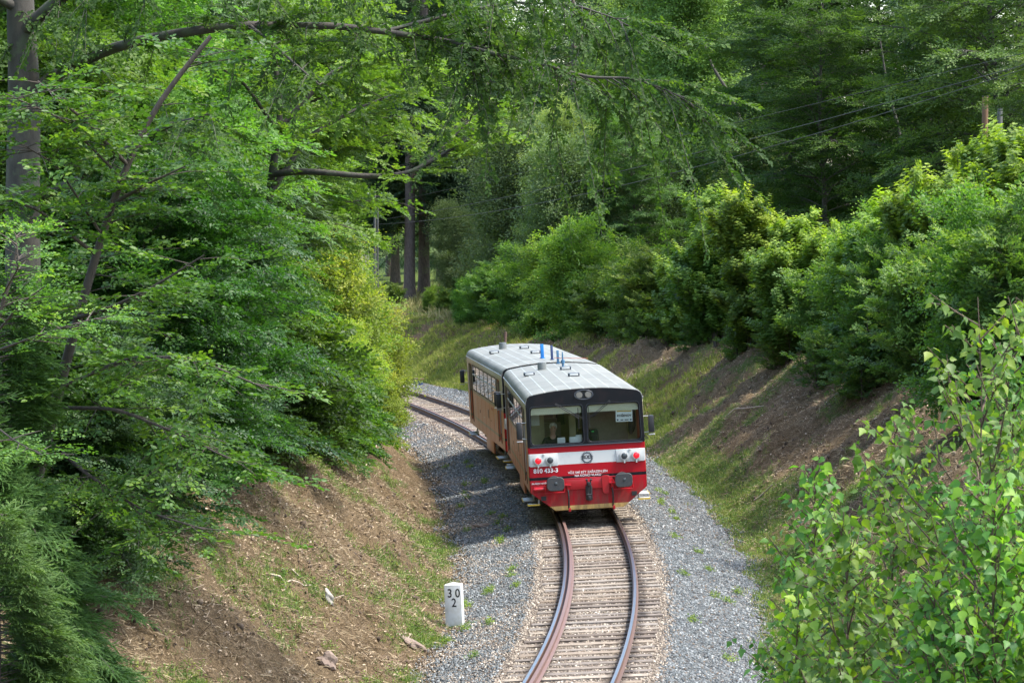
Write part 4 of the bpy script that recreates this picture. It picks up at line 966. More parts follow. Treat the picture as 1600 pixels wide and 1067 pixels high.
far = [
 # key, px, Z, rz, scale, label, category
 ('birchfar', 1075, 166, .3, 1.05, 'tall pale green birch filling the top of the view right of centre', 'birch'),
 ('birchfar', 1165, 170, 1.9, 1.05, 'pale hazy birch beside the dark spruce, just left of it', 'birch'),
 ('birchfar', 1000, 175, 3.1, .98, 'pale birch behind the drooping tip of the overhanging beech limb', 'birch'),
 ('willow', 810, 168, .0, .95, 'grey-green bushy willow in front of the dark wood, above the tail railcar', 'willow'),
 ('willow', 735, 186, 2.0, .5, 'smaller grey-green willow left of the big bushy one', 'willow'),
 ('willow', 1040, 160, 1.2, .85, 'broad pale willow crown crossed by the wires in mid picture', 'willow'),
 ('willow', 1140, 152, 4.0, .75, 'grey willow under the wires left of the dark layered beech', 'willow'),
 ('spruce', 900, 185, .7, 1.0, 'dark spruce between the two willow crowns in mid picture', 'spruce'),
 ('spruce2', 960, 200, 2.2, 1.05, 'dark spruce in the deep shade behind the willows', 'spruce'),
 ('spruce', 760, 205, 3.3, 1.1, 'tall dark spruce behind the tips of the bright maple', 'spruce'),
 ('spruce2', 690, 215, .4, 1.0, 'dark spruce standing behind the two thick bare trunks', 'spruce'),
 ('spruce', 610, 225, 4.4, 1.05, 'dark spruce behind the thin grey pole at the meadow', 'spruce'),
 ('spruce2', 1240, 160, 5.1, 1.05, 'dark spruce with a pointed dark crown left of the leaning birch stem', 'spruce'),
 ('spruce', 1310, 168, 1.1, 1.15, 'dark spruce rising behind the leaning birch stem', 'spruce'),
 ('spruce2', 1450, 135, 2.6, 1.0, 'big spruce with hanging twigs at the upper right', 'spruce'),
 ('spruce', 1510, 145, 3.7, 1.1, 'spruce behind the brown wooden pole at the upper right', 'spruce'),
 ('spruce2', 1600, 130, 4.9, .95, 'spruce at the right edge of the picture behind the yellowish beech', 'spruce'),
 ('beechfar', 1215, 142, .5, 1.0, 'layered beech with yellowish branch tips above the maple shrubs', 'beech'),
 ('beechfar2', 1290, 132, 1.5, .8, 'dark beech in the shade under the wires', 'beech'),
 ('beechfar', 1370, 138, 2.5, 1.05, 'mid green broadleaf tree in the centre of the right-hand wood', 'beech'),
 ('beechfar2', 1450, 122, 3.5, .72, 'dark broadleaf tree just left of the brown wooden pole', 'beech'),
 ('beechfar', 1580, 118, 4.5, .95, 'broadleaf tree with yellow-green tips at the top right corner', 'beech'),
 ('beechfar2', 850, 190, 5.5, .9, 'dark rounded tree behind the bushy willow above the tail railcar', 'beech'),
 ('beechfar2', 1000, 172, .9, .7, 'dark low tree in the shade between willow and birch', 'beech'),
 ('beechfar', 1110, 200, 2.9, 1.25, 'pale round-headed tree at the skyline behind the birches', 'beech'),
 ('beechfar', 870, 235, 1.3, 1.3, 'tall tree closing the gap over the bushy willow', 'beech'),
 ('beechfar2', 640, 240, 4.1, 1.25, 'dark tree behind the meadow, between the thin grey pole and the thick trunks', 'beech'),
 ('beechfar', 730, 250, 3.9, 1.35, 'tall broadleaf tree far behind the two thick trunks', 'beech'),
 ('birchfar', 560, 200, 4.4, .95, 'sunny pale birch seen through the bright maple on the left', 'birch'),
 ('birchfar', 470, 190, 5.4, .85, 'sunny birch behind the slim dark maple trunk', 'birch'),
 ('spruce', 380, 170, 2.0, .8, 'spruce glimpsed through the beech leaves below the sky gap', 'spruce'),
 ('beechfar', 250, 150, 2.2, 1.0, 'broadleaf tree behind the thick dark trunk of the left bank', 'beech'),
 ('beechfar2', 120, 120, 1.2, .95, 'dark broadleaf tree behind the big beech trunk on the left', 'beech'),
 ('beechfar2', 10, 105, .2, 1.0, 'dark broadleaf tree at the left edge behind the big beech', 'beech'),
 ('beechfar', 1665, 103, 2.3, .55, 'leafy tree standing right of the grey pole at the right edge', 'beech'),
 ('willow', 930, 154, 2.5, .82, 'lighter willow in front of the dark trees just left of mid picture top', 'willow'),
 ('beechfar', 1000, 152, 3.3, .52, 'small leafy tree under the wires in mid picture', 'beech'),
 ('birchfar', 870, 162, 1.0, .50, 'small pale birch in front of the grey-green willow in mid picture', 'birch'),
 ('spruce2', 180, 110, .9, .9, 'tall spruce in the shade behind the left-hand beeches', 'spruce'),
]
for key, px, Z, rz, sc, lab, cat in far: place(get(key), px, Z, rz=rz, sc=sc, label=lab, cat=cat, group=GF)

# bare trunks ------------------------------------------------
def bare_trunk(px, Z, r0, H, lab, cat='tree trunk', lean=0, mat='bark_spruce', z=None, low=None):
    o = empty('conifer_tree'); acc = Acc(); t = np.linspace(0, 1, 14); r = np.random.default_rng(int(px))
    acc.tube(np.stack([lean*t*H+.05*np.cumsum(r.normal(0, .3, 14))*t, t*0, -.6+t*H], 1), r0*(1+.5*np.exp(-t*25)-.35*t), 14)
    n = 30; 
    for k in range(n):
        tt = .25+.7*k/n; az = k*2.4; b0 = np.array([lean*tt*H, 0, tt*H]); L = r.uniform(.5, 1.6)
        acc.tube(np.stack([b0, b0+np.array([math.cos(az)*L*.6, math.sin(az)*L*.6, -.1*L]), b0+np.array([math.cos(az)*L, math.sin(az)*L, -.35*L])]), [.03, .02, .008], 4)
    link('trunk', acc.mesh('trunk'), M[mat], o)
    # crown above the lowest limbs
    r2 = make_tree('tmp', 'spruce', H*.75, 3.4, int(px)+5, t0=.02, lsc=2.2, ssc=2, trunk_r=.05, dens=2.0)
    for ch in list(r2.children):
        if ch.name.startswith('crown'): ch.parent = o; ch.location = (lean*H*.5, 0, H*(low or .20))
        else: bpy.data.objects.remove(ch)
    bpy.data.objects.remove(r2)
    return place(o, px, Z, z=z, label=lab, cat=cat)
bare_trunk(640, 190, .36, 26, 'left one of the two thick grey-brown trunks rising from the meadow edge', 'conifer', .004)
bare_trunk(663, 196, .38, 27, 'right one of the two thick grey-brown trunks rising from the meadow edge', 'conifer', -.002)
bare_trunk(618, 215, .30, 26, 'thinner shaded trunk left of the two thick ones', 'conifer')
bare_trunk(268, 78, .33, 22, 'thick scaly dark trunk behind the beech leaves on the left bank', 'conifer', .002)

# leaning stem of the young tree in the right-hand wood, and dead branch
def stem(name, pts, rad, mat, lab, cat):
    acc = Acc(); P = np.array([(wx(a, Z), Z, wz(b, Z)) for a, b, Z in pts]); acc.tube(P-P[0], rad, 7)
    o = empty(name, tuple(P[0])); link('trunk', acc.mesh('trunk'), M[mat], o); tag(o, lab, cat); return o
stem('leaning_tree', [(1425, 330, 128), (1412, 245, 128), (1400, 190, 128), (1385, 140, 128), (1372, 60, 128)], [.10, .09, .07, .05, .03], 'bark_beech', 'thin grey leaning bare stem in front of the right-hand wood', 'dead tree')
stem('leaning_tree', [(1165, 210, 155), (1140, 150, 155), (1112, 105, 155), (1095, 60, 155)], [.12, .1, .07, .04], 'bark_beech', 'thin bare stem leaning left in front of the pale birches', 'dead tree')
stem('fallen_branch', [(1252, 285, 139), (1215, 262, 139), (1188, 250, 139)], [.07, .05, .03], 'bark_beech', 'bare pale branch pointing out of the dark layered beech by the wires', 'branch')

# ------------------------------------------------------------ shrubs of the right bank
GS = 'young trees and shrubs on top of the right bank'
proto('maple', 'maple_shrub', 'maple', 6.2, 3.3, 21, stems=5, t0=.03, lsc=1.7, ssc=1.1, dens=1.9)
proto('maple2', 'maple_shrub', 'maple', 5.2, 3.2, 22, stems=5, t0=.03, lsc=1.6, ssc=1.05, dens=1.9)
proto('hazel', 'hazel_shrub', 'hazel', 4.8, 3.0, 23, stems=5, t0=.02, lsc=1.7, ssc=1.1, dens=1.8)
proto('birchm', 'birch_shrub', 'birch', 5.3, 2.5, 24, stems=5, t0=.02, lsc=1.5, ssc=1.0, dens=1.8, env='bush', nl=46, trunk_r=.035)
proto('fern', 'low_shrub', 'hazel', 2.0, 1.5, 25, stems=3, t0=.02, lsc=1.3, ssc=.8, dens=1.6, nl=26)
sh = [
 ('birchm', 742, 143, .2, .62, 'low yellowish birch shrub at the left end of the right-bank bushes'),
 ('hazel', 775, 140, 1.2, .70, 'round green bush right of the dry meadow grass'),
 ('birchm', 812, 137, 2.2, .80, 'birch shrub above the roof of the tail railcar, left one'),
 ('birchm', 852, 134, 3.2, .85, 'birch shrub above the roof of the tail railcar, right one'),
 ('birchm', 905, 130, 4.2, 1.12, 'tall slender birch with thin brown stem behind the railcar roofs'),
 ('hazel', 950, 126, .9, .72, 'dark leafy bush low behind the railcar roof edge'),
 ('birchm', 990, 122, 1.4, .86, 'birch shrub with yellow-tipped spire between two rounder bushes'),
 ('hazel', 1020, 115, 2.4, .85, 'mid green bush overhanging the bare bank behind the nearer railcar'),
 ('maple2', 1065, 113, 3.4, .88, 'maple bush with bright shoots left of the largest maple bush'),
 ('maple', 1130, 108, .5, .98, 'largest maple bush, rounded, with bright yellow-green shoots on top'),
 ('maple', 1195, 105, 2.1, .98, 'maple bush with tallest upright shoots in the middle of the bank'),
 ('maple2', 1262, 101, 4.4, .98, 'maple bush just right of the tall upright shoots'),
 ('hazel', 1225, 97, 5.1, .72, 'dark low bush at the upper edge of the bare earth bank'),
 ('hazel', 1305, 97, 5.4, .86, 'darker bush with a few reddish tips in the dip of the hedge line'),
 ('birchm', 1352, 94, .7, 1.02, 'birch shrub with orange-red leaf tips standing above the hedge line'),
 ('maple', 1375, 91, 3.0, .92, 'maple bush right of the orange-tipped birch'),
 ('maple2', 1440, 87, 1.7, 1.05, 'broad maple bush below the brown wooden pole'),
 ('hazel', 1400, 83, 2.7, .80, 'shaded bush overhanging the earth bank behind the front birch sapling'),
 ('maple', 1510, 82, 5.7, .98, 'maple bush in the right part behind the front birch sapling tip'),
 ('hazel', 1480, 76, .3, .85, 'dark green bush directly behind the top of the front birch sapling'),
 ('maple2', 1580, 77, 3.9, 1.12, 'high maple bush at the right edge of the picture'),
 ('hazel', 1590, 66, 4.6, .98, 'bush with dark leaves low at the right edge of the picture'),
 ('birchm', 1545, 68, 2.9, .90, 'birch shrub with yellowing leaves near the right edge'),
 ('fern', 1085, 108, .9, .72, 'low feathery plant hanging at the top of the bare bank, leftmost'),
 ('fern', 1150, 103, 1.9, .7, 'low feathery plant at the top of the bare bank under the largest maple'),
 ('fern', 1000, 119, 2.9, .8, 'low bush at the bank top right behind the railcar roof'),
 ('fern', 1215, 95, 3.9, .8, 'low bush hanging over the bank edge in mid slope'),
 ('fern', 1290, 88, 4.9, .85, 'low dark bush on the bank edge left of the front birch sapling'),
 ('fern', 1350, 80, 5.9, .85, 'low dark bush by the bare earth left of the front birch top'),
]
for key, px, Z, rz, sc, lab in sh:
    x = wx(px, Z); Z0 = Z; Z = Z*1.04
    while True:
        s_1, d_1 = xy2sd(wx(px+8, Z), Z)
        if d_1[0] > foot_r(s_1)[0]+(5.5 if key != 'fern' else 4.6) or Z > Z0*1.35: break
        Z += 1
    sc = sc*max(1, Z/Z0/1.05); place(get(key), px+8, Z, rz=rz, sc=sc*1.0, sz=sc*(.86 if px < 1380 else 1.0), label=lab, cat={'maple': 'maple', 'maple2': 'maple', 'hazel': 'bush', 'birchm': 'birch', 'fern': 'bush'}[key], group=GS)
# meadow bushes behind, far left of the shrub row
for px, Z, sc, key, lab, cat in ((700, 176, .36, 'hazel', 'bright bush in the dry meadow below the thick trunks', 'bush'), (672, 182, .30, 'birchm', 'yellow-green bush in front of the right thick trunk', 'bush'),
                                (618, 185, .32, 'hazel', 'small dark conifer-like bush left of the thick trunks', 'bush'), (728, 166, .48, 'birchm', 'pale shrub between meadow grass and the hedge line', 'bush')):
    place(get(key), px, Z, rz=px, sc=sc, label=lab, cat=cat, group='bushes in the meadow')

# ------------------------------------------------------------ left bank trees
GL = 'broadleaf trees on the left bank'
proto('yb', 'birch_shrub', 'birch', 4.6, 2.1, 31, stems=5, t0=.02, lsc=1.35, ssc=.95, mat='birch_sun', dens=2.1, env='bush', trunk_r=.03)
for px, Z, rz, sc, lab in ((545, 101, .1, 1.12, 'sunlit yellow-green birch bush at the track bend, middle one'), (588, 106, 1.1, .9, 'sunlit yellow-green birch bush at the track bend, nearest to the rails'),
                           (500, 99, 2.1, 1.12, 'sunlit yellow-green birch bush right of the slim maple trunk'), (575, 99, 4.1, .62, 'low sunlit bush above the gravel where the rails vanish'), (535, 92, 3.1, .72, 'sunlit bush left of the vanishing rails')):
    place(get('yb'), px, Z, rz=rz, sc=sc, label=lab, cat='birch', group='sunlit bushes by the bend')
# low layered beeches covering the crest
proto('lb', 'beech_tree', 'beech', 7.2, 3.6, 32, t0=.05, lsc=1.4, ssc=1.1, dens=2.1, trunk_r=.07, nl=52, env='bush')
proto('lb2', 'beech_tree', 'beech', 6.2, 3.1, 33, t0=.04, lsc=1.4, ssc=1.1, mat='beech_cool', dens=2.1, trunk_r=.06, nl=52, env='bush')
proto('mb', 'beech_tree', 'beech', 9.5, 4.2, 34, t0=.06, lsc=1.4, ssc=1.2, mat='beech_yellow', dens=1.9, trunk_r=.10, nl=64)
lb = [
 ('lb2', 415, 77, 1.4, .40, 'young beech right of the slim dark maple trunk, leaning over the bank'),
 ('lb', 345, 73, 2.4, .66, 'layered young beech hanging over the middle of the left bank'),
 ('lb', 315, 67, 3.4, .74, 'layered young beech at the centre of the left-hand leaf wall'),
 ('lb2', 275, 60, 4.4, .88, 'layered young beech with low sprays touching the bare slope'),
 ('lb', 215, 54, 5.4, .80, 'young beech low on the left, behind the young spruce'),
 ('lb2', 140, 47, .9, .62, 'young beech just right of the rowan tips'),
 ('mb', 300, 88, 1.9, .95, 'taller beech behind the centre of the left-hand leaf wall'),
 ('mb', 215, 70, 2.9, .98, 'taller beech in front of the thick scaly trunk'),
 ('mb', 130, 60, 3.9, .98, 'taller beech right of the big grey beech trunk'),
 ('mb', -20, 56, 4.9, .98, 'taller beech at the left edge of the picture'),
 ('lb', 40, 46, 1.1, .56, 'young beech low at the left edge behind the rowan'),
 ('low', 548, 88, .3, .85, 'low beech growth hanging over the crest next to the sunlit bushes'),
 ('low', 500, 82, 1.3, 1.0, 'low beech growth at the crest above the pointed broken roots'),
 ('low', 450, 76, 2.3, 1.15, 'low beech growth at the foot of the slim maple trunk'),
 ('low', 400, 70, 3.3, 1.2, 'low spreading beech sprays over the middle of the bare left slope'),
]
proto('low', 'beech_shrub', 'beech', 2.4, 2.2, 35, t0=.02, lsc=1.4, ssc=1.05, dens=2.4, trunk_r=.04, nl=30, env='bush', stems=2)
for key, px, Z, rz, sc, lab in lb: place(get(key), px, Z, rz=rz, sc=sc, label=lab, cat='beech', group=GL)
# bright maple with the slim dark trunk
mp = make_tree('maple_tree', 'beech', 11.0, 4.4, 41, t0=.42, lsc=1.35, ssc=1.15, mat='beech_yellow', dens=1.15, trunk_r=.15, lt='maple', nl=60, bark='bark_dark')
place(mp, 447, 80, rz=1.0, label='bright yellow-green maple with a slim dark trunk at the crest', cat='maple', group=GL)

# the great beech: trunk at the left edge, long limb overhanging, drooping twigs
def great_beech():
    Z0 = 50; root = empty('beech_tree', (wx(38, Z0), Z0, 0)); o0 = np.array([wx(38, Z0), Z0, 0.]); r = np.random.default_rng(51); acc = Acc()
    def P(pts): return np.array([(wx(a, Z), Z, wz(b, Z)) for a, b, Z in pts])-o0
    def smooth(p, n=20):
        t = np.linspace(0, len(p)-1, n); out = np.stack([np.interp(t, np.arange(len(p)), p[:, i]) for i in range(3)], 1)
        for _ in range(2): out[1:-1] = (out[:-2]+2*out[1:-1]+out[2:])/4
        return out
    gz = G1(o0[0], Z0)
    tr = smooth(np.concatenate([[[0.1, 0, gz-.5]], P([(36, 500, 50), (36, 300, 50), (40, 150, 50), (34, 40, 50), (30, -150, 50), (20, -500, 50)])]), 24)
    acc.tube(tr, np.interp(np.linspace(0, 1, 24), [0, .1, .5, 1], [.42, .31, .27, .16]), 16)
    limbs = [
     ([(38, 165, 50), (75, 130, 50), (110, 108, 50), (190, 72, 49), (310, 50, 48), (390, 42, 48), (450, 44, 48), (520, 42, 48), (600, 52, 48), (690, 64, 48), (760, 78, 48)], (.15, .11, .10, .085, .075, .07, .06, .055, .05, .04, .03)),
     ([(690, 64, 48), (770, 85, 47.6), (860, 105, 47), (920, 122, 47), (985, 122, 47), (1040, 140, 47), (1085, 165, 47)], (.035, .03, .028, .024, .018, .012, .006)),
     ([(600, 52, 48), (700, 25, 48.4), (800, 5, 48.5), (900, 10, 48), (960, 30, 48), (1010, 60, 48)], (.035, .028, .022, .018, .012, .006)),
     ([(725, 72, 48), (738, 110, 47.6), (742, 150, 47.3)], (.022, .018, .01)),
     ([(36, 320, 50), (120, 285, 49), (190, 240, 48), (260, 200, 47), (330, 180, 46)], (.10, .07, .05, .04, .02)),
     ([(30, 60, 50), (120, -20, 49), (260, -60, 48), (430, -70, 47), (600, -60, 47), (760, -45, 47), (880, -20, 47)], (.12, .10, .08, .06, .045, .03, .012)),
     ([(390, 42, 48), (430, 75, 47), (470, 110, 46.5), (500, 135, 46)], (.03, .025, .018, .008)),
     ([(34, 20, 50), (-60, -30, 49), (-160, -30, 48)], (.10, .06, .03)),
    ]
    SP = []; SD = []; SU = []; SS = []; ST = []
    for li, (pts, rad) in enumerate(limbs):
        p = smooth(P(pts), 36); u = np.linspace(0, 1, 36); acc.tube(p, np.interp(u, np.linspace(0, 1, len(rad)), rad), 9 if li == 0 else 7)
        L = np.linalg.norm(np.diff(p, axis=0), axis=1).sum(); n = int(L*(9.5 if li in (1, 2) else 7.5))
        for k in range(n):
            uu = (k+r.random())/n
            if li == 0 and uu < .10: continue
            b0 = np.array([np.interp(uu, u, p[:, i]) for i in range(3)]); td = norm(p[min(35, int(uu*35)+1)]-p[int(uu*35)-(1 if uu > .9 else 0)])
            az = r.uniform(0, 2*math.pi); hang = r.uniform(.0, 1.0) if li in (1, 2, 3, 5) else r.uniform(-.1, .75)
            d = norm(td*.5+np.array([math.cos(az)*.7, math.sin(az)*1.0, .25-hang*.9])); bl = r.uniform(.5, 1.6)*(1.3 if li in (1, 2) and uu > .25 else 1)*(1.0 if uu < .93 else .6)
            if li in (0, 4, 6) and r.random() < .35: d = norm(d*[1, 1, 0]+np.array([0, 0, .5])); hang = 0
            q = np.linspace(0, 1, 6); drop = np.array([0, 0, -1.0])*(q**1.7*bl*(.30+.75*hang))[:, None]
            bp = b0+d*(q*bl)[:, None]+drop; acc.tube(bp, np.linspace(.010, .003, 6), 4)
            cnt = int(bl/.085); w = (np.arange(cnt)+r.random(cnt)*.5)/cnt*.9+.1
            pp = np.stack([np.interp(w, q, bp[:, i]) for i in range(3)], 1); g = np.gradient(bp, axis=0); gd = norm(np.stack([np.interp(w, q, g[:, i]) for i in range(3)], 1))
            sd_ = norm(np.cross(gd, [0, 0, 1.])+r.normal(0, .35, (cnt, 3)))*np.where(np.arange(cnt) % 2, 1, -1)[:, None]
            SP.append(pp); SD.append(gd*.8+sd_*.6+np.array([0, 0, -.25*hang])); SU.append(np.array([0, 0, 1.])+r.normal(0, .45, (cnt, 3))+np.array([0, -.3*hang, 0])); SS.append(r.uniform(.45, .8, cnt)); ST.append(np.full(cnt, .32+r.normal(0, .10)))
    SP, SD, SU, SS, ST = map(np.concatenate, (SP, SD, SU, SS, ST))
    Pp, A, N, S, sid = leaves_from(SP, SD, SU, SS, 'hang', r, n=9, L=.42, lsc=1.15)
    tint = np.clip(ST[sid]+r.normal(0, .16, len(sid)), 0, 1)
    link('trunk', acc.mesh('trunk'), M['bark_beech'], root); link('crown', leaf_mesh('crown', Pp, A, N, S, tint, 'oval'), M['beech_dark'], root)
    tag(root, 'great grey beech at the left edge, its long limb drooping across the top', 'beech', GL); LEAVES[0] += len(Pp)
    print('great', len(Pp))
great_beech()
# beech with long bare curved limb (mid left) and leaning young stem
def limb_tree(name, trunk, limbs, seed, mat, bark, lab, cat, tip_len=.9, per_m=5, lt='oval', lsc=1, hang=.2, sk='planar', ns=14, spacing=.16):
    r = np.random.default_rng(seed); acc = Acc(); Z0 = trunk[0][2]; o0 = np.array([wx(trunk[0][0], Z0), Z0, wz(trunk[0][1], Z0)])
    root = empty(name, tuple(o0)); SP = []; SD = []; SU = []; SS = []; ST = []
    for li, (pts, r0, r1, u0) in enumerate([(trunk, limbs[0], limbs[1], limbs[2])]+limbs[3]):
        p = np.array([(wx(a, Z), Z, wz(b, Z)) for a, b, Z in pts])-o0; t = np.linspace(0, len(p)-1, 24); p = np.stack([np.interp(t, np.arange(len(p)), p[:, i]) for i in range(3)], 1)
        for _ in range(3): p[1:-1] = (p[:-2]+2*p[1:-1]+p[2:])/4
        u = np.linspace(0, 1, 24); acc.tube(p, r0+(r1-r0)*u, 8); L = np.linalg.norm(np.diff(p, axis=0), axis=1).sum()
        for k in range(int(L*per_m)):
            uu = u0+(1-u0)*r.random(); b0 = np.array([np.interp(uu, u, p[:, i]) for i in range(3)]); td = norm(p[min(23, int(uu*23)+1)]-p[int(uu*23)-(1 if uu > .9 else 0)])
            az = r.uniform(0, 6.28); d = norm(td*.45+np.array([math.cos(az), math.sin(az), .15-hang*.5+r.normal(0, .15)])); bl = tip_len*r.uniform(.5, 1.3)
            q = np.linspace(0, 1, 4); bp = b0+d*(q*bl)[:, None]+np.array([0, 0, -.3*hang])*(q**2*bl)[:, None]; acc.tube(bp, np.linspace(.009, .003, 4), 3)
            cnt = max(2, int(bl/spacing)); w = (np.arange(cnt)+.5+r.random(cnt)*.5)/cnt; pp = np.stack([np.interp(w, q, bp[:, i]) for i in range(3)], 1)
            sd_ = norm(np.cross(d, [0, 0, 1.]))*np.where(np.arange(cnt) % 2, 1, -1)[:, None]
            SP.append(pp); SD.append(d*.8+sd_*.6+r.normal(0, .12, (cnt, 3))); SU.append(np.array([0, 0, 1.])+r.normal(0, .3, (cnt, 3))); SS.append(r.uniform(.7, 1.05, cnt)); ST.append(np.full(cnt, .42+r.normal(0, .12)))
    SP, SD, SU, SS, ST = map(np.concatenate, (SP, SD, SU, SS, ST))
    Pp, A, N, S, sid = leaves_from(SP, SD, SU, SS, sk, r, n=ns, L=.42, lsc=lsc); tint = np.clip(ST[sid]+r.normal(0, .12, len(sid)), 0, 1)
    link('trunk', acc.mesh('trunk'), M[bark], root); link('crown', leaf_mesh('crown', Pp, A, N, S, tint, lt), M[mat], root); tag(root, lab, cat, GL); LEAVES[0] += len(Pp); print(name, len(Pp)); return root
limb_tree('beech_tree', [(405, 480, 63), (415, 380, 63), (425, 272, 62), (440, 180, 62), (430, 90, 62)], [.10, .06, .35, [
    ([(427, 274, 62), (470, 268, 61.5), (520, 272, 61), (580, 278, 61), (640, 274, 61), (672, 252, 61), (705, 234, 61), (740, 215, 61), (775, 205, 61)], .075, .015, .35),
    ([(640, 274, 61), (700, 225, 61.4), (740, 180, 61.4), (780, 150, 61.4)], .03, .01, .2), ([(425, 300, 62), (480, 215, 62.5), (560, 170, 63), (640, 140, 63)], .07, .01, .2),
    ([(440, 200, 62), (520, 110, 62), (620, 90, 62), (700, 120, 62)], .06, .01, .2), ([(430, 200, 62), (380, 130, 61), (330, 100, 60)], .05, .01, .2)]],
    61, 'beech_yellow', 'bark_beech', 'beech with a long bare curving limb and bright sprays left of the picture centre', 'beech', per_m=6.5, lsc=1.45)
limb_tree('young_beech', [(45, 800, 40), (72, 690, 40), (100, 580, 40), (130, 470, 40), (160, 370, 40), (190, 280, 40), (240, 170, 40), (330, 60, 40)], [.085, .03, .25, [
    ([(178, 320, 40), (230, 290, 39.5), (290, 262, 39)], .03, .01, .2), ([(115, 500, 40), (170, 485, 39.5), (240, 450, 39), (320, 400, 38.5)], .035, .01, .2),
    ([(85, 640, 40), (180, 640, 39), (280, 680, 38.5), (360, 720, 38)], .03, .01, .2), ([(75, 690, 40), (130, 740, 39), (220, 800, 38.5), (320, 830, 38)], .03, .01, .2), ([(150, 400, 40), (60, 330, 39), (-20, 300, 38)], .03, .01, .2), ([(160, 370, 40), (90, 262, 39), (15, 215, 38.5)], .02, .006, .2), ([(190, 280, 40), (100, 190, 39), (10, 150, 38.5)], .02, .006, .3),
    ([(200, 260, 40), (120, 180, 39), (60, 130, 39)], .03, .01, .2), ([(90, 610, 40), (200, 560, 39), (300, 560, 38.5), (420, 610, 38)], .03, .01, .2)]],
    62, 'beech', 'bark_dark', 'young beech with a dark leaning stem in front of the left-hand leaf wall', 'beech', per_m=7.5, tip_len=.95, lsc=1.25, hang=.5)
# rowan with feathery leaves, and young spruces at the left edge
limb_tree('rowan_tree', [(-60, 760, 30), (-40, 620, 30), (-10, 520, 30), (20, 430, 30), (30, 370, 30)], [.04, .012, .35, [
    ([(-30, 560, 30), (50, 530, 29.5), (110, 510, 29), (150, 500, 29)], .015, .005, .3), ([(-20, 540, 30), (30, 480, 29.5), (70, 450, 29)], .015, .005, .3), ([(-45, 640, 30), (20, 690, 29.5), (65, 715, 29)], .012, .004, .4), ([(0, 470, 30), (30, 420, 29), (25, 370, 29)], .012, .004, .3)]],
    63, 'maple', 'bark_dark', 'rowan with pale feathery leaves at the left edge', 'rowan', per_m=9, tip_len=.30, lt='quad', lsc=.62, sk='planar', ns=26, spacing=.14)
proto('ys', 'spruce_shrub', 'spruce', 5.0, 1.7, 71, t0=.03, lsc=.46, ssc=.62, mat='spruce_young', trunk_r=.05, nl=110, sps=.17, dens=3.0, sub=5, lt='needle', n=54)
for px, Z, rz, sc, z, lab in ((-8, 33, 0, .95, None, 'young spruce at the lower left corner with long level branches'), (70, 38, 2, .62, None, 'smaller young spruce just right of the corner spruce'), (-10, 39, 4, 1.15, None, 'young spruce at the left edge above the corner spruce')):
    place(get('ys'), px, Z, rz=rz, sc=sc, label=lab, cat='spruce', group='young spruces at the left edge')

# ------------------------------------------------------------ birch saplings close to the bridge (right)
def sapling(px, Z, top_row, lab, seed, spread=1.0, h_lo=3.2, mat='birch', nb=66, cat='birch'):
    r = np.random.default_rng(seed); x0 = wx(px, Z); g = G1(x0, Z); ztop = wz(top_row, Z); H = ztop-g; root = empty('birch_sapling', (x0, Z, g)); acc = Acc()
    t = np.linspace(0, 1, 14); st = np.stack([np.cumsum(r.normal(0, .014, 14))*1.0, np.cumsum(r.normal(0, .014, 14)), -.3+t*(H+.3)], 1); acc.tube(st, .017*(1-t*.86), 8)
    P = []; A = []; N = []; S = []; T = []
    def leafy(p0, d, L, n, tz):
        q = np.linspace(0, 1, 6); b = p0+d*(q*L)[:, None]+np.array([0, 0, .10])*(q**2*L)[:, None]; acc.tube(b, np.linspace(.0045+.003*L, .0016, 6), 5)
        for k in range(n):
            w = .12+.88*(k+r.random()*.4)/n; p = np.array([np.interp(w, q, b[:, i]) for i in range(3)]); az = k*2.4+r.random(); pd = norm(np.array([math.cos(az), math.sin(az), .1])+d*.4)
            pl = r.uniform(.015, .03); p2 = p+pd*pl; acc.tube(np.stack([p, p2]), [.0012, .0009], 3)
            a = norm(pd*.7+np.array([0, 0, -r.uniform(.2, 1.2)])+r.normal(0, .2, 3)); nn = np.array([0, -.4, .7])+r.normal(0, .55, 3); nn = norm(nn-a*(a@nn)); P.append(p2); A.append(a); N.append(nn); S.append(r.uniform(.038, .070)*(1 if w < .9 else .7)); T.append(np.clip(tz+r.normal(0, .16), 0, 1))
    k0 = max(.0, 1-h_lo/H)
    for k in range(nb):
        w = k0+(1-k0)*(k+.4)/nb*.97; p0 = np.array([np.interp(w, t, st[:, i]) for i in range(3)]); az = k*2.399+r.normal(0, .3); rem = (1-w)*H
        L = min(.75, .16+.42*rem)*spread*r.uniform(.7, 1.2); e = r.uniform(.45, .95); d = norm(np.array([math.cos(az)*math.cos(e), math.sin(az)*math.cos(e), math.sin(e)]))
        leafy(p0, d, L, int(5+L*26), .42+.3*(r.random() < .3))
        for m in range(int(L*5)):
            ww = .25+.6*r.random(); d2 = norm(d+r.normal(0, .55, 3)); leafy(p0+d*L*ww, d2, L*.42, int(3+L*10), .42)
    leafy(st[-2], norm(st[-1]-st[-2]), .25, 8, .75)
    P = np.array(P); A = np.array(A); N = np.array(N)
    link('stem', acc.mesh('stem'), M['twig'], root); link('foliage', leaf_mesh('foliage', P, A, N, np.array(S), np.array(T), 'birch'), M[mat], root)
    LEAVES[0] += len(P); tag(root, lab, cat, 'young birches beside the bridge on the right'); return root
sapling(1505, 15.5, 462, 'tallest birch sapling in the right foreground, with a reddish stem and long side shoots', 81, 1.15, nb=44)
sapling(1400, 16.5, 640, 'birch sapling left of the tallest one, its tip against the brown bank', 82, .95)
sapling(1285, 17.5, 715, 'leftmost leafy birch sapling leaning over the gravel edge', 83, .75, 2.8)
sapling(1350, 15.0, 790, 'birch sapling with yellowed tip leaves low in the right foreground', 84, .8, 2.2)
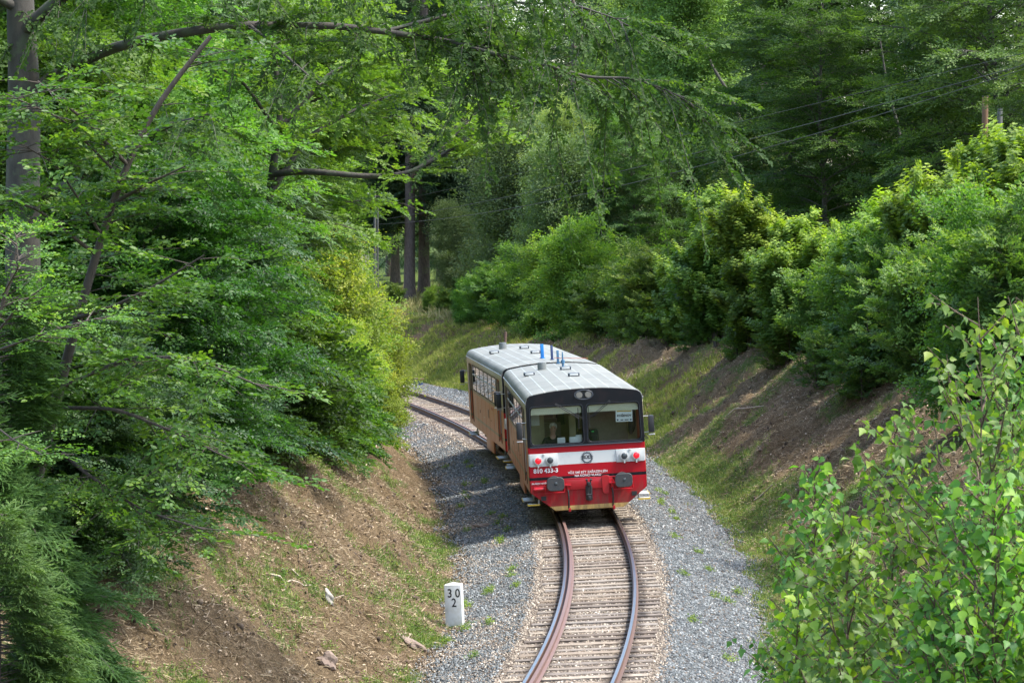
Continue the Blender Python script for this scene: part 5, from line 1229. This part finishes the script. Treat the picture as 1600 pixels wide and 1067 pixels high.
sapling(1585, 16.5, 520, 'birch sapling at the right edge of the picture', 85, 1.1)
sapling(1455, 17.5, 760, 'bushy birch sapling between the tallest one and the low yellowed one', 86, 1.0, 2.6)
sapling(1545, 14.0, 730, 'low birch sapling in the bottom right part, right of the reddish stem', 87, .9, 2.2)
sapling(1265, 15.5, 925, 'lowest birch sapling at the bottom edge beside the gravel', 88, .6, 1.8)
sapling(1600, 14.0, 840, 'low birch sapling in the bottom right corner', 89, .9, 1.8)
sapling(1500, 16.8, 850, 'low birch sapling behind the reddish stem of the tallest one', 91, .95, 2.2)
sapling(1340, 18.5, 850, 'low birch sapling between the leftmost one and the yellow-tipped one', 92, .8, 2.2)
sapling(1620, 18.0, 450, 'high birch sapling partly cut off by the right edge of the picture', 93, 1.1, 3.0)
sapling(1430, 14.0, 890, 'low birch sapling at the bottom edge under the tallest one', 90, .8, 1.8)
# ------------------------------------------------------------ ground cover
def grass(name, s, d, L, mat, lab, seed, tint=None, blades=7, dz=0):
    r = np.random.default_rng(seed); n = len(s); x, y = sd2xy(s, d); z = zg(s, d)+dz
    P = np.repeat(np.stack([x, y, z], 1), blades, 0)+r.normal(0, .035, (n*blades, 3))*[1, 1, 0]
    A = norm(np.array([0, 0, 1.])+r.normal(0, .45, (n*blades, 3))); N = r.normal(0, 1, (n*blades, 3)); N = norm(N-A*(A*N).sum(1, keepdims=True))
    S = np.repeat(L, blades)*r.uniform(.6, 1.3, n*blades); T = np.repeat(r.beta(2, 2, n) if tint is None else tint, blades)+r.normal(0, .1, n*blades)
    o = link(name, leaf_mesh(name, P, A, N, S, np.clip(T, 0, 1), 'blade'), mat); tag(o, lab, kind='stuff'); LEAVES[0] += n*blades; return o
r = np.random.default_rng(91)
def bank_pts(n, s0, s1, e0, e1, side, thr, r, soft=.12):
    s = r.uniform(s0, s1, n); e = r.uniform(e0, e1, n); d = side*((foot_r(s) if side > 0 else foot_l(s))+e)
    g = greenness(s, d)+r.normal(0, soft, n); k = g > thr; return s[k], d[k]
sa, da = bank_pts(60000, 0, 60, -.2, 9, 1, .30, r); sb, db = bank_pts(36000, 60, 110, -.2, 9, 1, .34, r); sc_, dc_ = bank_pts(80000, 0, 45, -.1, 8, -1, .22, r)
s = np.concatenate([sa, sb, sc_]); d = np.concatenate([da, db, dc_])
grass('bank_grass', s, d, r.uniform(.06, .16, len(s)), M['grass'], 'short green grass and weeds growing in patches on the cut banks', 92, blades=6)
# foot of the right bank: denser green strip
s = r.uniform(2, 60, 9000); e = r.normal(.55, .38, 9000); k = fbm(s*.6, e*0+2, 3)+r.normal(0, .15, 9000) > -.1; s, e = s[k], e[k]
grass('ditch_weeds', s, foot_r(s)+e, r.uniform(.05, .15, len(s)), M['grass'], 'fresh green weeds along the foot of the right bank', 93, blades=7, tint=r.beta(3, 2, len(s)))
# straw and dry stems lying down the banks
def straw(seed=103):
    rr = np.random.default_rng(seed); S_ = []; D_ = []
    for n, s0, s1, side, e1 in ((105000, -2, 45, -1, 7.5), (100000, 2, 62, 1, 7.5), (80000, 62, 140, 1, 8), (12000, 45, 75, -1, 5)):
        s = rr.uniform(s0, s1, n); e = rr.uniform(0, e1, n); d = side*((foot_r(s) if side > 0 else foot_l(s))+e); k = fbm(s*.7+60, d*.9+20, 4)+rr.normal(0, .22, n) > -.08; S_.append(s[k]); D_.append(d[k])
    s = np.concatenate(S_); d = np.concatenate(D_); n = len(s); x, y = sd2xy(s, d); h = line(s)[2]; P = np.stack([x, y, zg(s, d)+rr.uniform(.0, .04, n)], 1)
    down = np.stack([-np.sign(d)*np.cos(h), np.sign(d)*np.sin(h), np.full(n, -.62)], 1); A = norm(down*.55+rr.normal(0, .5, (n, 3))*[1, 1, .5]+[0, 0, .14]); N = norm(np.array([0, 0, 1.])+rr.normal(0, .6, (n, 3))); N = norm(N-A*(A*N).sum(1, keepdims=True))
    tag(link('straw', leaf_mesh('straw', P, A, N, rr.uniform(.06, .22, n), np.clip(rr.beta(2.2, 2.0, n), 0, 1), 'blade'), M['straw']), 'dry straw and cut stems lying down the slopes of the cutting', kind='stuff')
M['straw'] = leaf_mat('dry_straw', (.075, .052, .03), (.20, .15, .088), (.40, .33, .21), .15, .8, tcol=(1.1, 1, .7), obj_var=.01)
straw()
s = r.uniform(66, 150, 80000); e = np.abs(r.normal(0, 3.4, 80000)); k = (fbm(s*.3, e*.5+2, 3)+r.normal(0, .15, 80000) > -.05+.04*e-np.where(s > 105, .3, 0)); s, e = s[k], e[k]
grass('far_bank_grass', s, foot_r(s)+e, r.uniform(.10, .26, len(s)), M['meadow'] if 'meadow' in M else M.setdefault('meadow', leaf_mat('sunlit_tone_grass_blade', (.10, .15, .03), (.20, .24, .055), (.38, .36, .13), .35, .7, obj_var=.01)), 'yellow-green grass on the far bank beyond the train', 104, blades=4)  # lighter copy of the grass colour, sunshine on the far bank painted in
# dry meadow grass far behind the train
x = r.uniform(-12, 4, 26000); y = r.uniform(135, 200, 26000); s, d = xy2sd(x, y); k = (d > foot_r(s)+5.2) & (fbm(x*.4, y*.2, 3) > -.25); s, d = s[k], d[k]
grass('dry_meadow_grass', s, d, r.uniform(.25, .6, len(s)), M['drygrass'], 'tall dry golden meadow grass behind the bend', 94, blades=6)
# leaf weeds (broad little leaves)
def weeds(n, s0, s1, e0, e1, side, thr, seed):
    rr = np.random.default_rng(seed); s, d = bank_pts(n, s0, s1, e0, e1, side, thr, rr); m = len(s); x, y = sd2xy(s, d)
    P = np.repeat(np.stack([x, y, zg(s, d)+.05], 1), 9, 0)+rr.normal(0, .06, (m*9, 3)); A = norm(rr.normal(0, 1, (m*9, 3))*[1, 1, .4]); N = np.array([0, 0, 1.])+rr.normal(0, .4, (m*9, 3)); N = norm(N-A*(A*N).sum(1, keepdims=True))
    return P, A, N, rr.uniform(.025, .06, m*9), np.repeat(rr.beta(2, 2, m), 9)
W = [weeds(16000, 0, 60, -.1, 7, 1, .32, 95), weeds(22000, 0, 45, .2, 7, -1, .20, 96)]
W = [np.concatenate(q) for q in zip(*W)]
tag(link('broadleaf_weeds', leaf_mesh('broadleaf_weeds', *W, 'quad'), M['hazel']), 'small leafy weeds scattered over the banks', kind='stuff')
# moss and weeds between ballast stones
def tuft_stones():
    rr = np.random.default_rng(97); cl = rr.uniform(4, 60, 60); cd = rr.choice([-1, -1, 1], 60)*rr.uniform(1.7, 3.2, 60); s = np.repeat(cl, 26)+rr.normal(0, .16, 60*26); d = np.repeat(cd, 26)+rr.normal(0, .06, 60*26)
    m = len(s); x, y = sd2xy(s, d); P = np.repeat(np.stack([x, y, zg(s, d)+.05], 1), 5, 0)+np.abs(rr.normal(0, .03, (m*5, 3)))*[1, 1, 1.6]
    A = norm(rr.normal(0, 1, (m*5, 3))*[1, 1, .6]+[0, 0, .3]); N = np.array([0, 0, 1.])+rr.normal(0, .4, (m*5, 3)); N = norm(N-A*(A*N).sum(1, keepdims=True))
    tag(link('ballast_weeds', leaf_mesh('ballast_weeds', P, A, N, rr.uniform(.03, .06, m*5), np.repeat(rr.beta(2, 2, m), 5), 'quad'), M['hazel']), 'tiny yellow-green weeds between the ballast stones', kind='stuff')
tuft_stones()
# twigs, chips and dead leaves on the banks
def chip_mat():
    m, n, l, b = new_mat('dead_twigs_and_leaves'); at = n.new('ShaderNodeAttribute'); at.attribute_name = 'tint'
    l.new(ramp(n, l, at.outputs['Fac'], [(0, (.04, .026, .018)), (.3, (.14, .095, .055)), (.6, (.30, .22, .14)), (.88, (.48, .38, .26)), (1, (.58, .50, .40))]), b.inputs['Base Color']); b.inputs['Roughness'].default_value = .8; return m
M['chip'] = chip_mat()
def litter(seed=98):
    rr = np.random.default_rng(seed); S_ = []; D_ = []
    for n, s0, s1, side, e1 in ((150000, -2, 45, -1, 7.5), (90000, 2, 60, 1, 8), (60000, 60, 110, 1, 8), (16000, 45, 75, -1, 5)):
        s = rr.uniform(s0, s1, n); e = rr.uniform(-.25, e1, n); S_.append(s); D_.append(side*((foot_r(s) if side > 0 else foot_l(s))+e))
    s = np.concatenate(S_); d = np.concatenate(D_); cl = fbm(s*1.1+9, d*1.1, 3)+rr.normal(0, .25, len(s)) > -.2; s, d = s[cl], d[cl]; n = len(s); x, y = sd2xy(s, d)
    P = np.stack([x, y, zg(s, d)+rr.uniform(.004, .05, n)], 1); down = np.sign(d)[:, None]*np.stack([np.cos(line(s)[2]), -np.sin(line(s)[2]), np.full(n, .7)], 1)
    A = norm(down*rr.choice([-1, 1], n)[:, None]*.45+rr.normal(0, .75, (n, 3))*[1, 1, .45]); N = norm(np.array([0, 0, 1.])+rr.normal(0, .5, (n, 3))); N = norm(N-A*(A*N).sum(1, keepdims=True))
    tw = rr.random(n) < .55; L = np.where(tw, rr.gamma(2.0, .032, n)+.025, rr.uniform(.03, .075, n)); T = np.clip(rr.beta(2, 2.2, n)+.05, 0, 1)
    tag(link('fallen_leaves', leaf_mesh('fallen_leaves', P[~tw], A[~tw], N[~tw], L[~tw], T[~tw], 'quad'), M['chip']), 'brown dead leaves and bark chips on the banks', kind='stuff')
    tV = np.array([[0, .03, 0], [0, -.03, 0], [0, 0, .04], [1, .02, 0], [1, -.02, 0], [1, 0, .03]]); tF = np.array([[0, 1, 4, 3], [1, 2, 5, 4], [2, 0, 3, 5]])
    LT['twig'] = (tV, tF); w = tw
    tag(link('dead_twigs', leaf_mesh('dead_twigs', P[w], A[w], N[w], L[w], T[w], 'twig'), M['chip']), 'dry dead twigs lying on the cleared banks', kind='stuff')
litter()
def clods():
    rr = np.random.default_rng(101); S_ = []; D_ = []; C_ = []
    for n, s0, s1, side, e1 in ((9000, -2, 45, -1, 7.5), (9000, 2, 60, 1, 7), (5000, 60, 110, 1, 7)):
        s = rr.uniform(s0, s1, n); e = rr.uniform(.2, e1, n); d = side*((foot_r(s) if side > 0 else foot_l(s))+e); k = fbm(s*.8+30, d*1.3+5, 4)+rr.normal(0, .10, n) > .04; S_.append(s[k]); D_.append(d[k])
    s = np.concatenate(S_); d = np.concatenate(D_); n = len(s); x, y = sd2xy(s, d); tV, tF = stone_template(); sz = rr.gamma(2.0, .012, n)+.012
    m, nn, l, b = new_mat('soil_clod'); at = nn.new('ShaderNodeAttribute'); at.attribute_name = 'tint'
    l.new(ramp(nn, l, at.outputs['Fac'], [(0, (.03, .02, .013)), (.6, (.10, .072, .048)), (.93, (.20, .155, .11)), (1, (.42, .38, .32))]), b.inputs['Base Color']); b.inputs['Roughness'].default_value = .95
    tag(scatter('soil_clods', np.stack([x, y, zg(s, d)+sz*.2], 1), sz, tV, tF, rr.beta(1.8, 2.2, n), m, rr), 'dark crumbling lumps of soil on the raw banks', kind='stuff')
clods()
# ------------------------------------------------------------ small things on the banks
M['rock'] = paint('pale_rock', (.40, .38, .33), .9, .5, 8); M['rock2'] = paint('brown_rock', (.20, .15, .12), .9, .5, 8)
def ico_rock(name, x, y, size, sc, rot, mat, lab, cat, seed, sink=.3):
    b = BM(); bmesh.ops.create_icosphere(b.b, subdivisions=3, radius=1); rr = random.Random(seed); ph = [rr.uniform(0, 6) for _ in range(6)]
    for v in b.b.verts:
        n = 1+.22*math.sin(v.co.x*3+ph[0])*math.cos(v.co.y*2.6+ph[1])+.15*math.sin(v.co.z*5+ph[2]+v.co.x*4)+rr.uniform(-.04, .04); v.co *= n*size
        v.co.x *= sc[0]; v.co.y *= sc[1]; v.co.z *= sc[2]
    o = b.build(name, mat, None, smooth=False); o.rotation_euler = rot; o.location = (x, y, G1(x, y)+size*sc[2]*(1-sink)*.5); tag(o, lab, cat); return o
def on_ground(px, row):
    """walk the view ray down to the terrain"""
    Z = np.arange(25, 220, .25); x = wx(px, Z); z = wz(row, Z); g = ground(x, Z); i = np.argmax(z < g)
    return float(x[i]), float(Z[i])
x, y = on_ground(515, 948); ico_rock('rock', x, y, .17, (.45, .35, 1.1), (.2, -.35, .3), M['rock'], 'pale white stone leaning on the left slope', 'stone', 1)
x, y = on_ground(752, 826); ico_rock('rock', x, y, .22, (1.3, .7, .42), (0, 0, .2), M['rock2'], 'flat brown stone in the left ditch beside the gravel', 'stone', 2)
x, y = on_ground(640, 1015); ico_rock('rock', x, y, .22, (1.4, .7, .5), (0, .5, .2), M['rock2'], 'mossy dark stone below the milestone', 'stone', 3)
x, y = on_ground(512, 1052); ico_rock('rock', x, y, .2, (1, .8, .8), (0, 0, .2), M['rock2'], 'grey stone at the bottom edge of the left slope', 'stone', 4)
x, y = on_ground(690, 975); ico_rock('rock', x, y, .06, (1, .5, .8), (.3, .4, .2), M['rock'], 'small white stone left of the milestone', 'stone', 5)
x, y = on_ground(1168, 940); ico_rock('rock', x, y, .06, (1.3, 1, .6), (0, 0, .2), M['rock'], 'small pale stone at the right edge of the gravel', 'stone', 6)
sticks = [((425, 905), (487, 925), 'long pale stick on the upper left slope', 3), ((455, 905), (540, 955), 'thin grey stick above the white stone', 2), ((720, 770), (765, 782), 'pale crooked stick at the left gravel edge', 2), ((745, 792), (700, 765), 'short bare stick in the left ditch', 2),
          ((1135, 655), (1235, 615), 'long thin pole lying across the right bank', 3), ((1180, 790), (1240, 745), 'grey branch on the upper right bank', 3), ((560, 740), (590, 700), 'bare root sticking out of the left crest', 3), ((583, 725), (575, 690), 'upright broken root at the left crest', 2)]
for k, (a, b_, lab, w) in enumerate(sticks):
    w = w*1.0
    pa = on_ground(*a); pb = on_ground(*b_); q = np.linspace(0, 1, 7); rr = np.random.default_rng(k+200)
    xs = pa[0]+(pb[0]-pa[0])*q; ys = pa[1]+(pb[1]-pa[1])*q; zs = ground(xs, ys)+.05+rr.random(7)*.03; P = np.stack([xs, ys, zs], 1)+rr.normal(0, .02, (7, 3)); acc = Acc(); acc.tube(P-P[0], np.linspace(.008*w, .004*w, 7), 6)
    o = link('stick', acc.mesh('stick'), M['chip2'] if 'chip2' in M else M.setdefault('chip2', paint('bleached_wood', (.42, .35, .27), .85, .5))); o.location = P[0]; tag(o, lab, 'stick')
# stumps of cut shrubs on the right bank
# milestone --------------------------------------------------
x, y = -1.13, 60.6; x, y = on_ground(713, 984)
ms = empty('milestone', (x, y, G1(x, y)), R_(-9)); ms.rotation_euler.y = R_(-2.5); tag(ms, 'white painted concrete milestone numbered 30 over 2 by the track', 'milestone')
k = y/F
b = BM(); w = 27*k; h = 68*k; b.box((0, 0, h/2-.15), (w, .26, h+.3), bev=.012)
for v in b.b.verts:
    if v.co.z > h-.05: v.co.z += .0
b2 = BM()
b.b.verts.ensure_lookup_table(); b.build('stone_post', M['msw'] if 'msw' in M else M.setdefault('msw', paint('whitewashed_concrete', (.52, .54, .535), .85, .8, 5, dcol=(.36, .34, .27))), ms)
b2.cyl((0, 0, h+.018), .185, .045, r2=.02, seg=4); b2.b.transform(Matrix.Rotation(R_(45), 4, 'Z')); b2.b.transform(Matrix.Diagonal((w/.27*1.01, .99, 1, 1))); b2.build('cap', M['msw'], ms)
text('number', '3 0', .25, M['ink'], ms, Matrix.Translation((.02, -.131, h*.80)) @ FRONT, bold=.004, sx=.85)
text('number', '2', .25, M['ink'], ms, Matrix.Translation((.02, -.131, h*.58)) @ FRONT, bold=.004, sx=.85)
s0, d0 = xy2sd(ms.location.x, ms.location.y-.16); rm = np.random.default_rng(5); s = s0[0]+rm.normal(0, .10, 700); d = d0[0]+rm.normal(.05, .22, 700)
grass('moss', s, d, rm.uniform(.03, .07, 700), M['hazel'], 'moss and small weeds grown up round the foot of the milestone', 99, tint=rm.beta(2, 2, 700), blades=6)
# cable box by the far rails
x, y = on_ground(654, 603); bx = empty('cable_box', (x, y, G1(x, y)), -.3); tag(bx, 'low rusty brown box at the gravel edge beyond the train', 'box')
b = BM(); b.box((0, 0, .12), (.40, .35, .30), bev=.02); b.build('case', M['navy'], bx); b = BM(); b.box((0, 0, .30), (.46, .42, .10), bev=.02); b.build('lid', M['rail'], bx)
# ------------------------------------------------------------ poles and wires
M['pole'] = bark_mat('brown_pole_wood', (.09, .05, .028), (.19, .11, .06), 6, (1, 1, .1)); M['concrete'] = paint('grey_pole_concrete', (.09, .095, .09), .85, .4)
def pole(px, Z, top, w, mat, lab, arms=True):
    x = wx(px, Z); g = G1(x, Z); H = wz(top, Z)-g; o = empty('wire_pole', (x, Z, g)); acc = Acc(); acc.tube(np.array([[0, 0, -.5], [0, 0, H*.5], [0, 0, H]]), [w*.55, w*.5, w*.42], 12); link('post', acc.mesh('post'), mat, o)
    b = BM()
    if arms: b.box((0, 0, H-.3), (1.0, .08, .08), bev=.01)
    b.cyl((0, 0, H+.02), w*.45, .04, seg=10); b.build('crossarm' if arms else 'cap', M['dark'], o)
    if arms:
        for sx in (-.42, .42): b = BM(); b.cyl((sx, 0, H-.2), .04, .12, seg=10, bev=.01); b.sph((sx, 0, H-.12), .045, seg=8); b.build('insulator', M['white'], o)
    tag(o, lab, 'pole'); return o, x, Z, g+H
_, x1, y1, z1 = pole(1537, 108, 150, .26, M['pole'], 'brown wooden pole among the trees at the upper right', False)
_, x2, y2, z2 = pole(1560, 112, 168, .24, M['concrete'], 'grey pole just right of the brown wooden one', False)
P1 = pole(586, 185, 300, .16, M['concrete'], 'thin grey lattice-like pole beyond the meadow'); pole(590.5, 185.5, 312, .11, M['concrete'], 'second thin pole close beside the far grey one', False)
P2 = (wx(1760, 74), 74., wz(52, 74)); o2 = pole(1760, 74, 30, .26, M['pole'], 'wooden wire pole outside the right edge')
def wire(a, b, sag, rad, lab):
    t = np.linspace(0, 1, 48)[:, None]; P = np.array(a)*(1-t)+np.array(b)*t; P[:, 2] -= sag*4*(t[:, 0]*(1-t[:, 0])); acc = Acc(); acc.tube(P-P[0], rad, 5)
    o = link('overhead_wire', acc.mesh('overhead_wire'), M['black']); o.location = P[0]; tag(o, lab, 'wire', 'wires crossing the wood'); return o
e = P1[3]-.15
wire(P2, (P1[1]-.4, 185, wz(352, 185)), 1.0, .012, 'lowest of the three wires crossing in front of the wood')
wire((P2[0], P2[1], P2[2]-.02), (P1[1]+.4, 185, wz(344, 185)), .45, .012, 'middle one of the three wires crossing in front of the wood')
wire((P2[0]-.2, P2[1], P2[2]+.12), (P1[1], 185, wz(322, 185)), .1, .007, 'thin uppermost wire crossing in front of the wood')
wire((x1, y1, wz(215, y1)), (x1+1.5, y1-2, wz(272, y1)), .3, .018, 'slack pale cable hanging from the brown wooden pole')
wire((wx(1575, 105), 105, wz(167, 105)), (wx(1700, 95), 95, wz(215, 95)), .1, .018, 'short pale cable right of the grey pole')
for a in (352, 362): wire((P1[1], 185, wz(a, 185)), (wx(380, 195), 195, wz(a+4, 195)), .2, .014, 'wire leaving the far grey pole to the left, %s one' % ('upper' if a == 352 else 'lower'))
# ------------------------------------------------------------ houses behind the left trees
M['tile'] = paint('red_roof_tiles', (.62, .09, .05), .7, .2, 20); M['plaster'] = paint('cream_plaster', (.62, .58, .48), .9, .2)
def house(px, Z, wd, dp, eave_row, ridge_row, lab, rz):
    x = wx(px, Z); g = G1(x, Z)-.5; o = empty('house', (x, Z, g), rz); ez = wz(eave_row, Z)-g; rzh = wz(ridge_row, Z)-g
    b = BM(); b.box((0, 0, ez/2), (wd, dp, ez)); b.prism([(-wd/2+.02, ez), (wd/2-.02, ez), (0, rzh-.15)], -dp/2, dp/2); b.build('wall', M['plaster'], o, smooth=False)
    b = BM()
    for sx in (-1, 1):
        a = math.atan2(rzh-ez, wd/2); L = math.hypot(rzh-ez, wd/2)+.5
        b.box((sx*(wd/4+.12), 0, (ez+rzh)/2-.02), (L, dp+.8, .16), rot=Matrix.Rotation(sx*a, 3, 'Y'), bev=.02)
    rf = b.build('roof', M['tile'], o); b = BM(); b.box((wd*.15, dp*.2, rzh), (.5, .5, 1.6), bev=.03); b.build('chimney', M['tile'], rf)
    for q in (-.25, .25):
        b = BM(); b.box((wd*q, -dp/2-.02, ez*.6), (1.0, .08, 1.3), bev=.02); f = b.build('window', M['white'], o); b = BM(); b.box((wd*q, -dp/2-.07, ez*.6), (.8, .02, 1.1)); b.build('pane', M['frame'], f)
    tag(o, lab, 'house')
house(470, 215, 7, 8, 350, 305, 'cream house with a red roof glimpsed behind the bright maple leaves', .5)
house(110, 132, 9, 8, 430, 360, 'house with a bright red roof hidden behind the left-hand beech leaves', .25)
print('LEAVES', LEAVES[0])
